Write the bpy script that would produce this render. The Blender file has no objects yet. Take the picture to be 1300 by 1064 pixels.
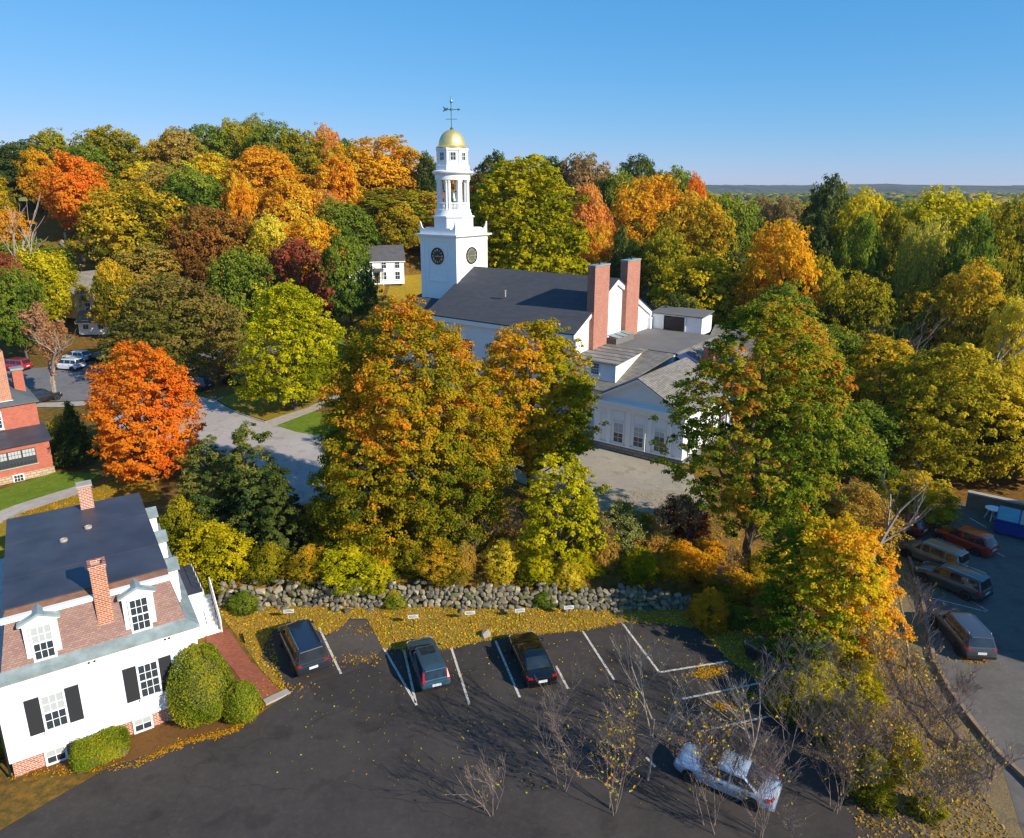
import bpy, bmesh, math, random
import numpy as np
from mathutils import Vector, Matrix

SC = bpy.context.scene
COL = SC.collection
R = math.radians

# ------------------------------------------------------------------ camera, sky, sun, exposure
CAM_H, PITCH, FPX = 28.0, R(15.3), 902.0
cam = bpy.data.objects.new('camera', bpy.data.cameras.new('camera'))
COL.objects.link(cam)
cam.location = (0, 0, CAM_H)
cam.rotation_euler = (R(90) - PITCH, 0, 0)
cam.data.sensor_fit = 'HORIZONTAL'
cam.data.sensor_width = 36.0
cam.data.lens = FPX / 1300.0 * 36.0
cam.data.shift_y = -45.0 / 1300.0
cam.data.clip_start = 0.5
cam.data.clip_end = 20000
SC.camera = cam

SUN_EL, SUN_AZ = R(28), R(126)          # azimuth clockwise from +Y
wd = bpy.data.worlds.new('World'); SC.world = wd; wd.use_nodes = True
_n = wd.node_tree.nodes; _l = wd.node_tree.links
_bg = _n['Background']
_sk = _n.new('ShaderNodeTexSky'); _sk.sky_type = 'NISHITA'; _sk.sun_disc = False
_sk.sun_elevation = SUN_EL; _sk.sun_rotation = SUN_AZ
_sk.altitude = 60; _sk.air_density = 1.0; _sk.dust_density = 0.0; _sk.ozone_density = 6.0
_bg.inputs['Strength'].default_value = 0.15
_sp_ = _n.new('ShaderNodeSeparateColor'); _cb_ = _n.new('ShaderNodeCombineColor'); _l.new(_sk.outputs['Color'], _sp_.inputs[0])
for _i, (_a, _g) in enumerate(((0.46, 1.12), (0.48, 0.57), (0.68, 0.42))):     # the clear autumn air: deeper blue overhead, no yellow at the horizon
    _p = _n.new('ShaderNodeMath'); _p.operation = 'MULTIPLY'; _p.inputs[1].default_value = 0.15; _l.new(_sp_.outputs[_i], _p.inputs[0])
    _q = _n.new('ShaderNodeMath'); _q.operation = 'POWER'; _q.inputs[1].default_value = _g; _l.new(_p.outputs[0], _q.inputs[0])
    _r = _n.new('ShaderNodeMath'); _r.operation = 'MULTIPLY'; _r.inputs[1].default_value = _a / 0.15; _l.new(_q.outputs[0], _r.inputs[0]); _l.new(_r.outputs[0], _cb_.inputs[_i])
_l.new(_cb_.outputs[0], _bg.inputs['Color'])
sun_d = bpy.data.lights.new('sun', 'SUN'); sun_d.energy = 5.0; sun_d.angle = R(0.5); sun_d.color = (1.0, 0.92, 0.78)
sun = bpy.data.objects.new('sun', sun_d); COL.objects.link(sun)
SUNV = Vector((math.sin(SUN_AZ) * math.cos(SUN_EL), math.cos(SUN_AZ) * math.cos(SUN_EL), math.sin(SUN_EL)))
sun.rotation_euler = SUNV.to_track_quat('Z', 'Y').to_euler()
sun.location = (80, -30, 80)
SC.view_settings.view_transform = 'Standard'; SC.view_settings.look = 'None'
SC.view_settings.exposure = 0.4; SC.view_settings.gamma = 1.0; SC.view_settings.use_curve_mapping = False
SC.cycles.max_bounces = 6; SC.cycles.diffuse_bounces = 3; SC.cycles.transmission_bounces = 3
SC.cycles.glossy_bounces = 2; SC.cycles.transparent_max_bounces = 4
SC.cycles.use_denoising = True
SC.cycles.filter_width = 1.4

# ------------------------------------------------------------------ terrain and sight-line helpers
def S(t):
    t = np.clip(t, 0, 1)
    return t * t * (3 - 2 * t)

def terr(x, y):
    x = np.asarray(x, float); y = np.asarray(y, float)
    yf = np.interp(x, [-200, -120, -60, -26, 0, 40, 80, 130, 250], [95, 105, 112, 118, 133, 150, 170, 190, 230])
    A = np.interp(x, [-200, -40, 0, 40, 80, 130, 250], [23, 22, 20, 17, 9, 5, 4])
    hill = A * S((y - yf) / 80)
    yb = np.interp(x, [-60, -40, -22, -20, 12.5, 16, 26, 30, 60], [50, 46, 45, 44.6, 44.3, 46, 56, 63, 63])
    w = np.interp(x, [-60, -24, -20, 12, 16, 26], [14, 8, 1.0, 1.0, 6, 8])
    up = 1.4 * S((y - yb) / w) + 0.6 * S((y - 60) / 30)
    far = np.interp(np.hypot(x, y), [260, 500], [1, 0])
    return up + hill * (0.35 + 0.65 * far)

def tz(x, y): return float(terr(x, y))

_cp, _sp = math.cos(PITCH), math.sin(PITCH)
def ray(px, py):
    u = (px - 650.0) / FPX; v = -(py - 487.0) / FPX
    return (u, _cp + v * _sp, -_sp + v * _cp)

def g(px, py, z=0.0):                     # ground point seen at a place of the picture
    d = ray(px, py); t = (z - CAM_H) / d[2]
    return (d[0] * t, d[1] * t, z)

def at(px, py, Y):                        # point at a given distance
    d = ray(px, py); t = Y / d[1]
    return (d[0] * t, Y, CAM_H + d[2] * t)

# ------------------------------------------------------------------ materials
def lin(c):
    return tuple(((v / 255.0) / 12.92 if v <= 10 else (((v / 255.0) + 0.055) / 1.055) ** 2.4) for v in c)

def srgb(c): return lin(c) + (1.0,)

class NT:
    def __init__(s, name):
        s.m = bpy.data.materials.new(name); s.m.use_nodes = True
        s.t = s.m.node_tree; s.n = s.t.nodes; s.l = s.t.links
        s.b = s.n.get('Principled BSDF'); s.out = s.n.get('Material Output')
    def add(s, typ, **kw):
        nd = s.n.new(typ)
        for k, v in kw.items():
            if k.startswith('i_'):
                nd.inputs[k[2:].replace('_', ' ')].default_value = v
            else: setattr(nd, k, v)
        return nd
    def link(s, a, b): s.l.new(a, b)
    def coord(s, scale=(1, 1, 1)):
        tc = s.add('ShaderNodeTexCoord'); mp = s.add('ShaderNodeMapping'); mp.inputs['Scale'].default_value = scale
        s.link(tc.outputs['Object'], mp.inputs['Vector']); return mp.outputs['Vector']
    def noise(s, scale, vec=None, detail=4, rough=0.6):
        nd = s.add('ShaderNodeTexNoise'); nd.inputs['Scale'].default_value = scale
        nd.inputs['Detail'].default_value = detail; nd.inputs['Roughness'].default_value = rough
        if vec is not None: s.link(vec, nd.inputs['Vector'])
        return nd.outputs['Fac']
    def ramp(s, fac, stops):
        nd = s.add('ShaderNodeValToRGB'); e = nd.color_ramp.elements
        while len(e) < len(stops): e.new(0.5)
        for el, (p, c) in zip(e, stops):
            el.position = p; el.color = tuple(c) + (1.0,) if len(c) == 3 else c
        s.link(fac, nd.inputs['Fac']); return nd.outputs['Color']
    def mix(s, fac, a, b, mode='MIX'):
        nd = s.add('ShaderNodeMix', data_type='RGBA', blend_type=mode)
        for sock, v in ((nd.inputs[0], fac), (nd.inputs[6], a), (nd.inputs[7], b)):
            if hasattr(v, 'is_linked'): s.link(v, sock)
            else: sock.default_value = v if not isinstance(v, tuple) or len(v) == 4 else v + (1.0,)
        return nd.outputs[2]
    def bump(s, h, strength=0.3, dist=0.02):
        nd = s.add('ShaderNodeBump'); nd.inputs['Strength'].default_value = strength; nd.inputs['Distance'].default_value = dist
        s.link(h, nd.inputs['Height']); s.link(nd.outputs['Normal'], s.b.inputs['Normal'])
    def wallcoord(s, k=1.0):               # (x+y, z): rows run level round an upright wall or up a slope
        tc = s.add('ShaderNodeTexCoord'); sp = s.add('ShaderNodeSeparateXYZ'); s.link(tc.outputs['Object'], sp.inputs[0])
        ad = s.add('ShaderNodeMath', operation='ADD'); s.link(sp.outputs[0], ad.inputs[0]); s.link(sp.outputs[1], ad.inputs[1])
        cb = s.add('ShaderNodeCombineXYZ'); s.link(ad.outputs[0], cb.inputs[0]); s.link(sp.outputs[2], cb.inputs[1])
        return cb.outputs[0]

def plain(name, c, rough=0.6, var=0.12, scale=2.0, bump=0.0, metal=0.0, spec=0.5, coat=0.0):
    t = NT(name); c = lin(c)
    f = t.noise(scale, t.coord(), 5)
    lo = tuple(v * (1 - var) for v in c); hi = tuple(min(1, v * (1 + var)) for v in c)
    t.link(t.ramp(f, [(0.3, lo), (0.7, hi)]), t.b.inputs['Base Color'])
    t.b.inputs['Roughness'].default_value = rough; t.b.inputs['Metallic'].default_value = metal
    t.b.inputs['Specular IOR Level'].default_value = spec
    t.b.inputs['Coat Weight'].default_value = coat; t.b.inputs['Coat Roughness'].default_value = 0.05
    if bump: t.bump(t.noise(scale * 6, t.coord(), 4), bump)
    return t.m

def brickmat(name, c1, c2, mortar, bw=0.21, bh=0.07, flat=False, rough=0.85, ms=0.13):
    t = NT(name); v = t.coord() if flat else t.wallcoord()
    bk = t.add('ShaderNodeTexBrick'); t.link(v, bk.inputs['Vector'])
    bk.inputs['Scale'].default_value = 1.0; bk.inputs['Brick Width'].default_value = bw; bk.inputs['Row Height'].default_value = bh
    bk.inputs['Mortar Size'].default_value = bh * ms; bk.inputs['Mortar Smooth'].default_value = 0.2; bk.inputs['Bias'].default_value = 0.0
    bk.inputs['Color1'].default_value = srgb(c1); bk.inputs['Color2'].default_value = srgb(c2); bk.inputs['Mortar'].default_value = srgb(mortar)
    nz = t.noise(1.2, t.coord(), 5)
    col = t.mix(0.55, bk.outputs['Color'], t.ramp(nz, [(0.3, (0.72, 0.72, 0.72)), (0.7, (1, 1, 1))]), 'MULTIPLY')
    t.link(col, t.b.inputs['Base Color']); t.b.inputs['Roughness'].default_value = rough
    iv = t.add('ShaderNodeMath', operation='SUBTRACT'); iv.inputs[0].default_value = 1.0; t.link(bk.outputs['Fac'], iv.inputs[1])
    t.bump(iv.outputs[0], 0.4, 0.015)
    return t.m

def siding(name, c, pitch=0.12, var=0.06):
    t = NT(name); tc = t.add('ShaderNodeTexCoord'); sp = t.add('ShaderNodeSeparateXYZ'); t.link(tc.outputs['Object'], sp.inputs[0])
    dv = t.add('ShaderNodeMath', operation='DIVIDE'); t.link(sp.outputs[2], dv.inputs[0]); dv.inputs[1].default_value = pitch
    fr = t.add('ShaderNodeMath', operation='FRACT'); t.link(dv.outputs[0], fr.inputs[0])
    f = t.noise(0.9, t.coord((1, 1, 3)), 5); cl = lin(c)
    t.link(t.ramp(f, [(0.3, tuple(v * (1 - var) for v in cl)), (0.7, cl)]), t.b.inputs['Base Color'])
    t.b.inputs['Roughness'].default_value = 0.55; t.bump(fr.outputs[0], 0.35, 0.015)
    return t.m

def leafmat(name, stops, trans=0.5, shift=0.02):
    t = NT(name); stops = [(r + (.14 * (g_ - r) if g_ > r else 0), g_ + .22 * max(r - g_, 0), b_ + .06 * max(g_ - b_, 0)) for r, g_, b_ in stops]; LB = 1.64
    a = t.add('ShaderNodeAttribute'); a.attribute_name = 't'
    n = len(stops)
    col = t.ramp(a.outputs['Fac'], [((i + 0.3) / (n - 0.4), tuple(min(.85, q * LB) for q in lin(c))) for i, c in enumerate(stops)])
    oi = t.add('ShaderNodeObjectInfo')
    mr = t.add('ShaderNodeMapRange'); t.link(oi.outputs['Random'], mr.inputs[0])
    mr.inputs[3].default_value = 0.5 - shift * 0.35; mr.inputs[4].default_value = 0.5 + shift * 0.35
    hs = t.add('ShaderNodeHueSaturation'); t.link(mr.outputs[0], hs.inputs['Hue']); t.link(col, hs.inputs['Color'])
    t.n.remove(t.b)
    d = t.add('ShaderNodeBsdfDiffuse'); tr = t.add('ShaderNodeBsdfTranslucent'); mx = t.add('ShaderNodeMixShader')
    t.link(hs.outputs[0], d.inputs[0]); t.link(hs.outputs[0], tr.inputs[0]); mx.inputs[0].default_value = trans
    t.link(d.outputs[0], mx.inputs[1]); t.link(tr.outputs[0], mx.inputs[2]); t.link(mx.outputs[0], t.out.inputs[0])
    return t.m

def glassmat(name, c=(18, 22, 26), rough=0.06):
    t = NT(name); t.b.inputs['Base Color'].default_value = srgb(c); t.b.inputs['Roughness'].default_value = rough
    t.b.inputs['Specular IOR Level'].default_value = 0.7
    t.link(t.ramp(t.noise(1.5, t.coord(), 3), [(0.35, lin(c)), (0.65, tuple(v * 1.9 for v in lin(c)))]), t.b.inputs['Base Color'])
    return t.m

M = {}
M['white'] = siding('white_clapboard', (236, 237, 238))
M['trim'] = plain('white_trim_paint', (238, 238, 236), 0.5, 0.03)
M['glass'] = glassmat('dark_window_glass', (44, 50, 56))
M['curtain'] = plain('pale_blind', (172, 176, 176), 0.6, 0.08, 3)
M['asphalt_roof'] = brickmat('charcoal_roof_shingles', (66, 68, 74), (78, 79, 84), (52, 53, 58), 0.9, 0.075, rough=0.9)
M['gray_shingle'] = brickmat('weathered_grey_shingles', (118, 112, 104), (146, 139, 128), (78, 74, 70), 0.75, 0.085, rough=0.9)
M['flat_roof'] = plain('grey_flat_roof_membrane', (108, 104, 100), 0.85, 0.12, 0.5, 0.1)
M['rubber'] = plain('dark_rubber_roof_membrane', (64, 65, 73), 0.45, 0.3, 0.5, 0.12)
M['slate'] = brickmat('purple_brown_roof_slates', (140, 108, 100), (164, 130, 116), (118, 88, 80), 0.2, 0.1, rough=0.75, ms=.1)
M['copper'] = plain('weathered_grey_green_metal', (142, 154, 152), 0.5, 0.25, 1.6, 0.05, 0.15)
M['red_brick'] = brickmat('red_brick', (152, 72, 54), (190, 116, 90), (206, 184, 166), 0.27, 0.105, ms=.2)
M['pink_brick'] = brickmat('faded_pink_brick', (156, 88, 70), (184, 116, 94), (186, 150, 132), 0.24, 0.085)
M['orange_brick'] = brickmat('orange_red_brick', (150, 70, 46), (188, 106, 74), (206, 172, 144), 0.27, 0.105, ms=.2)
M['wall_brick'] = brickmat('salmon_brick', (176, 90, 68), (194, 110, 86), (170, 110, 92), 0.24, 0.085)
M['granite'] = brickmat('grey_granite_blocks', (118, 116, 112), (142, 140, 134), (88, 86, 82), 0.9, 0.32)
M['fieldstone'] = brickmat('tan_stone_base', (178, 152, 122), (200, 178, 148), (142, 122, 100), 0.5, 0.25)
M['gold'] = plain('gold_leaf', (240, 212, 140), 0.45, 0.10, 2, 0.03, 0.7)
M['iron'] = plain('dark_iron', (34, 36, 40), 0.5, 0.2, 4, 0, 0.4)
M['verdigris'] = plain('verdigris_metal', (72, 104, 104), 0.5, 0.2, 4, 0, 0.5)
M['bronze'] = plain('weathered_bell_bronze', (120, 138, 136), 0.45, 0.2, 3, 0, 0.7)
M['black'] = plain('black_paint', (26, 26, 28), 0.5, 0.1)
M['shutter'] = siding('black_louvred_shutter', (46, 47, 50), 0.055)
M['concrete'] = plain('pale_concrete', (168, 158, 146), 0.85, 0.14, 1.5, 0.2)
M['dial'] = plain('dark_clock_face', (52, 54, 52), 0.6, 0.15)
M['dial_glare'] = plain('sun_glare_clock_face', (86, 92, 86), 0.6, 0.12)  # same dial made paler: sun glare put into its colour
M['tyre'] = plain('tyre_rubber', (22, 22, 23), 0.85, 0.1)
M['rim'] = plain('alloy_rim', (150, 152, 155), 0.3, 0.08, 3, 0, 0.9)
M['car_glass'] = glassmat('tinted_car_glass', (30, 36, 42), 0.03)
M['plastic'] = plain('black_trim_plastic', (28, 28, 30), 0.55, 0.1)
M['chrome'] = plain('bright_metal_trim', (190, 192, 196), 0.2, 0.05, 3, 0, 1.0)
M['tail'] = plain('red_tail_lamp', (170, 14, 16), 0.15, 0.1, 8, 0, 0, 0.6, 0.6)
M['lamp'] = plain('clear_lamp', (200, 205, 208), 0.12, 0.06, 8)
M['plate'] = plain('white_number_plate', (205, 206, 208), 0.45, 0.05, 30)
M['paint_line'] = plain('worn_white_line_paint', (214, 202, 184), 0.75, 0.2, 3)
def wornpaint():
    t = NT('worn_white_line_paint'); a = t.noise(7.0, t.coord(), 6, .75)
    t.link(t.ramp(a, [(.38, lin((96, 88, 82))), (.47, lin((206, 194, 178))), (.7, lin((222, 212, 196)))]), t.b.inputs['Base Color']); t.b.inputs['Roughness'].default_value = .8; return t.m
M['paint_line'] = wornpaint()
M['brick_path'] = brickmat('red_brick_paving', (150, 76, 50), (172, 98, 68), (134, 84, 64), 0.2, 0.1, True)
M['bark'] = plain('grey_brown_bark', (92, 80, 68), 0.9, 0.3, 3, 0.5)
M['pale_bark'] = plain('pale_grey_bark', (150, 138, 126), 0.9, 0.25, 3, 0.4)
M['twig'] = plain('greyish_purple_twigs', (132, 112, 102), 0.9, 0.25, 3)
M['solar'] = plain('blue_solar_panel', (48, 56, 92), 0.25, 0.1)

# ------------------------------------------------------------------ mesh helpers
class MB:
    """collects boxes, tubes, prisms and lathes and links them as ONE mesh object"""
    def __init__(s): s.v = []; s.f = []
    def _put(s, vs, fs):
        o = len(s.v); s.v += [tuple(p) for p in vs]; s.f += [tuple(i + o for i in f) for f in fs]; return s
    def box(s, x0, x1, y0, y1, z0, z1, top=None):
        t = top or 0.0
        return s._put([(x0, y0, z0), (x1, y0, z0), (x1, y1, z0), (x0, y1, z0),
                       (x0 + t, y0 + t, z1), (x1 - t, y0 + t, z1), (x1 - t, y1 - t, z1), (x0 + t, y1 - t, z1)],
                      [(3, 2, 1, 0), (4, 5, 6, 7), (0, 1, 5, 4), (1, 2, 6, 5), (2, 3, 7, 6), (3, 0, 4, 7)])
    def loft(s, rings, cap0=True, cap1=True):
        n = len(rings[0]); vs = [p for r in rings for p in r]; fs = []
        for k in range(len(rings) - 1):
            for i in range(n):
                j = (i + 1) % n; fs.append((k * n + i, k * n + j, (k + 1) * n + j, (k + 1) * n + i))
        if cap0: fs.append(tuple(range(n - 1, -1, -1)))
        if cap1: fs.append(tuple((len(rings) - 1) * n + i for i in range(n)))
        return s._put(vs, fs)
    def prism(s, poly, z0, z1):
        return s.loft([[(x, y, z0) for x, y in poly], [(x, y, z1) for x, y in poly]])
    def prism_y(s, poly, y0, y1):          # poly in (x,z), listed counter-clockwise seen from -y
        return s.loft([[(x, y0, z) for x, z in poly], [(x, y1, z) for x, z in poly]][::-1])
    def prism_x(s, poly, x0, x1):          # poly in (y,z)
        return s.loft([[(x0, y, z) for y, z in poly], [(x1, y, z) for y, z in poly]])
    def lathe(s, prof, n=24, c=(0, 0), ph=0.0):
        rings = [[(c[0] + r * math.cos(ph + 2 * math.pi * i / n), c[1] + r * math.sin(ph + 2 * math.pi * i / n), z) for i in range(n)] for r, z in prof]
        return s.loft(rings)
    def tube(s, pts, rad, n=6):
        pts = [Vector(p) for p in pts]; rings = []
        for i, p in enumerate(pts):
            d = (pts[min(i + 1, len(pts) - 1)] - pts[max(i - 1, 0)])
            if d.length < 1e-6: d = Vector((0, 0, 1))
            d.normalize(); a = d.cross(Vector((0.31, 0.95, 0.02))); a.normalize(); b = d.cross(a)
            r = rad[i] if isinstance(rad, (list, tuple)) else rad
            rings.append([p + (a * math.cos(2 * math.pi * k / n) + b * math.sin(2 * math.pi * k / n)) * r for k in range(n)])
        return s.loft(rings)
    def quad(s, a, b, c, d): return s._put([a, b, c, d], [(0, 1, 2, 3)])
    def slab(s, a, b, c, d, t=0.12):       # a sloping plate with thickness below it
        up = (Vector(b) - Vector(a)).cross(Vector(d) - Vector(a)).normalized() * t
        lo = [Vector(p) - up for p in (a, b, c, d)]
        return s._put([a, b, c, d] + lo, [(0, 1, 2, 3), (7, 6, 5, 4), (0, 4, 5, 1), (1, 5, 6, 2), (2, 6, 7, 3), (3, 7, 4, 0)])
    def xf(s, mtx):
        s.v = [tuple(mtx @ Vector(p)) for p in s.v]; return s
    def mesh(s, name, m, smooth=False):
        me = bpy.data.meshes.new(name); me.from_pydata(s.v, [], s.f); me.update()
        bm = bmesh.new(); bm.from_mesh(me); bmesh.ops.recalc_face_normals(bm, faces=bm.faces); bm.to_mesh(me); bm.free()
        if m: me.materials.append(m)
        if smooth:
            me.polygons.foreach_set('use_smooth', [True] * len(me.polygons)); me.set_sharp_from_angle(angle=R(38))
        return me
    def build(s, name, m, parent=None, loc=(0, 0, 0), rz=0.0, smooth=False):
        return obj(name, s.mesh(name, m, smooth), parent, loc, rz)

def obj(name, me, parent=None, loc=(0, 0, 0), rz=0.0):
    o = bpy.data.objects.new(name, me); COL.objects.link(o)
    o.location = loc; o.rotation_euler = (0, 0, rz)
    if parent: o.parent = parent
    return o

def thing(name, label, cat, loc=(0, 0, 0), rz=0.0, group=None, me=None):
    o = bpy.data.objects.new(name, me); COL.objects.link(o)
    o.location = loc; o.rotation_euler = (0, 0, rz); o['label'] = label; o['category'] = cat
    if group: o['group'] = group
    return o

def struct(o, kind='structure', label=None):
    o['kind'] = kind
    if label: o['label'] = label
    return o

def npmesh(name, verts, faces, m=None, tattr=None):
    """fast mesh from numpy arrays; faces is (n,k)"""
    me = bpy.data.meshes.new(name); nf, k = faces.shape
    me.vertices.add(len(verts)); me.vertices.foreach_set('co', np.ascontiguousarray(verts, np.float32).ravel())
    me.loops.add(nf * k); me.loops.foreach_set('vertex_index', np.ascontiguousarray(faces, np.int32).ravel())
    me.polygons.add(nf); me.polygons.foreach_set('loop_start', np.arange(0, nf * k, k, dtype=np.int32))
    me.update(calc_edges=True)
    if tattr is not None:
        a = me.attributes.new('t', 'FLOAT', 'FACE'); a.data.foreach_set('value', np.ascontiguousarray(tattr, np.float32))
    if m: me.materials.append(m)
    return me

def window(parent, loc, rz, w, h, nx, ny, sash=True, blind=0, sill=True, frame=0.1, mats=('trim', 'glass')):
    """a window: casing and glazing bars, each pane a sub-part; local x across, z up, outward is -y"""
    b = MB(); t = 0.07
    b.box(-w / 2 - frame, -w / 2, -t, 0.0, 0, h); b.box(w / 2, w / 2 + frame, -t, 0.0, 0, h)
    b.box(-w / 2 - frame, w / 2 + frame, -t, 0, h, h + frame); b.box(-w / 2 - frame, w / 2 + frame, -t, 0, -frame, 0)
    pw, ph = w / nx, h / ny
    for i in range(1, nx): b.box(-w / 2 + i * pw - 0.015, -w / 2 + i * pw + 0.015, -0.045, 0, 0, h)
    for j in range(1, ny):
        bt = 0.035 if (sash and j == ny // 2) else 0.015
        b.box(-w / 2, w / 2, -0.048 - (0.01 if bt > 0.02 else 0), 0, j * ph - bt, j * ph + bt)
    o = b.build('window', M[mats[0]], parent, loc, rz)
    if (w, h, nx, ny) not in _panes:
        _panes[(w, h, nx, ny)] = [MB().box(-pw / 2 + 0.01, pw / 2 - 0.01, -0.03, -0.012, 0.01, ph - 0.01).mesh('pane', M[k]) for k in ('glass', 'curtain')]
    for j in range(ny):
        for i in range(nx):
            obj('pane', _panes[(w, h, nx, ny)][1 if j >= ny - blind else 0], o, (-w / 2 + (i + 0.5) * pw, 0, j * ph))
    if sill: MB().box(-w / 2 - frame - 0.05, w / 2 + frame + 0.05, -0.14, 0, -frame - 0.07, -frame - 0.002).build('sill', M[mats[0]], o)
    return o
_panes = {}

# ------------------------------------------------------------------ ground and paved surfaces
def groundmat():
    t = NT('leaf_strewn_ground'); v = t.coord()
    a = t.noise(0.09, v, 6, 0.65); b = t.noise(2.3, v, 5, 0.7)
    c1 = t.ramp(a, [(0.36, lin((78, 82, 30))), (0.5, lin((104, 84, 40))), (0.62, lin((128, 92, 42)))])
    c2 = t.ramp(b, [(0.35, lin((60, 48, 26))), (0.5, lin((116, 88, 40))), (0.66, lin((178, 116, 38)))])
    t.link(t.mix(0.5, c1, c2), t.b.inputs['Base Color']); t.b.inputs['Roughness'].default_value = 0.95
    t.b.inputs['Specular IOR Level'].default_value = 0.1
    t.bump(b, 0.6, 0.08); return t.m

def grassmat(name, c1, c2, c3, k=0.25):
    t = NT(name); v = t.coord()
    a = t.noise(0.35, v, 5, 0.6); b = t.noise(9.0, v, 4, 0.75)
    base = t.ramp(a, [(0.35, lin(c1)), (0.6, lin(c2))]); fleck = t.ramp(b, [(0.45, lin(c1)), (0.62, lin(c3))])
    md = t.noise(1.7, v, 5, 0.7); col = t.mix(0.55, t.mix(k, base, fleck), t.ramp(md, [(0.34, lin(c1)), (0.52, lin(c2)), (0.68, lin(c3))])); col = t.mix(0.5, col, t.ramp(b, [(0.3, (0.5, 0.5, 0.5)), (0.65, (1, 1, 1))]), 'MULTIPLY')
    t.link(col, t.b.inputs['Base Color']); t.b.inputs['Roughness'].default_value = 0.95
    t.b.inputs['Specular IOR Level'].default_value = 0.1
    t.bump(b, 0.7, 0.05); return t.m

def asphaltmat(name, c1, c2, leaf=0.0):
    t = NT(name); v = t.coord()
    a = t.noise(0.22, v, 7, 0.62); b = t.noise(30, v, 3, 0.7); k = t.noise(1.6, v, 6, 0.7)
    col = t.mix(0.35, t.ramp(a, [(0.34, lin(c1)), (0.66, lin(c2))]), t.ramp(k, [(0.3, lin(c1)), (0.72, lin(c2))]))
    col = t.mix(0.25, col, t.ramp(b, [(0.3, (0.3, 0.3, 0.3)), (0.75, (1, 1, 1))]), 'MULTIPLY')
    vo = t.add('ShaderNodeTexVoronoi', feature='DISTANCE_TO_EDGE'); vo.inputs['Scale'].default_value = 0.11
    wv = t.add('ShaderNodeMix', data_type='VECTOR'); wv.inputs[0].default_value = 0.12
    nz = t.add('ShaderNodeTexNoise'); nz.inputs['Scale'].default_value = 0.9; t.link(v, nz.inputs['Vector'])
    sc = t.add('ShaderNodeVectorMath', operation='MULTIPLY_ADD'); t.link(nz.outputs['Color'], sc.inputs[0]); sc.inputs[1].default_value = (1.6, 1.6, 1.6); t.link(v, sc.inputs[2])
    t.link(sc.outputs[0], vo.inputs['Vector'])
    cr = t.ramp(vo.outputs['Distance'], [(0.0, (0.5, 0.5, 0.5)), (0.004, (1, 1, 1))])
    col = t.mix(0.55, col, cr, 'MULTIPLY')
    st = t.noise(0.55, v, 2, 0.5); col = t.mix(0.6, col, t.ramp(st, [(0.60, (1, 1, 1)), (0.68, (0.62, 0.61, 0.6))]), 'MULTIPLY')      # oil and damp stains
    du = t.noise(3.1, v, 8, 0.8); col = t.mix(0.2, col, t.ramp(du, [(0.48, (0, 0, 0)), (0.75, tuple(min(1, q * 1.5) for q in lin(c2)))]), 'SCREEN')
    t.link(col, t.b.inputs['Base Color']); t.b.inputs['Roughness'].default_value = 0.85
    t.b.inputs['Specular IOR Level'].default_value = 0.25
    t.bump(b, 0.25, 0.01); return t.m

M['ground'] = groundmat()
M['lawn'] = grassmat('green_lawn', (86, 112, 30), (112, 134, 36), (150, 140, 60))
M['lawn_leafy'] = grassmat('lawn_under_yellow_leaves', (128, 116, 34), (150, 128, 40), (196, 140, 40), 0.45)
M['leafbank'] = grassmat('bank_of_fallen_leaves', (118, 112, 48), (166, 134, 62), (190, 132, 52), 0.4)
M['bare_bank'] = grassmat('dry_earth_bank', (112, 98, 74), (140, 122, 92), (150, 118, 62), 0.4)
M['asphalt'] = asphaltmat('dark_lot_asphalt', (58, 53, 50), (80, 72, 67))
M['asphalt2'] = asphaltmat('grey_lot_asphalt', (92, 86, 80), (118, 110, 102))
M['road'] = asphaltmat('grey_road_asphalt', (112, 108, 108), (134, 128, 126))
M['drive'] = asphaltmat('pale_drive_asphalt', (166, 154, 144), (188, 176, 164))
M['plaza'] = asphaltmat('tan_forecourt', (152, 140, 122), (174, 162, 142))
M['mulch'] = grassmat('brown_mulch', (112, 76, 42), (130, 92, 50), (90, 62, 36), 0.4)

def axis_grid(lo, hi, fine, out, n):
    a = np.arange(lo, hi + 0.01, fine); k = np.geomspace(fine * 2, out, n)
    return np.unique(np.concatenate([lo - np.cumsum(k) * (out / np.cumsum(k)[-1]), a, hi + np.cumsum(k) * (out / np.cumsum(k)[-1])]))
_gx = axis_grid(-140, 140, 2.0, 4300, 26); _gy = np.array([q for q in axis_grid(-30, 240, 2.0, 4000, 26) if q > -110])
_gy = np.unique(np.concatenate([_gy, np.arange(43.5, 47, 0.25)]))
_X, _Y = np.meshgrid(_gx, _gy); _Z = terr(_X, _Y)
_rng = np.random.default_rng(4)
_nx, _ny = len(_gx), len(_gy)
_i = np.arange(_ny - 1)[:, None] * _nx + np.arange(_nx - 1)[None]
_f = np.stack([_i, _i + 1, _i + 1 + _nx, _i + _nx], -1).reshape(-1, 4)
struct(obj('ground', npmesh('ground', np.stack([_X, _Y, _Z], -1).reshape(-1, 3), _f, M['ground'])))

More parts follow.
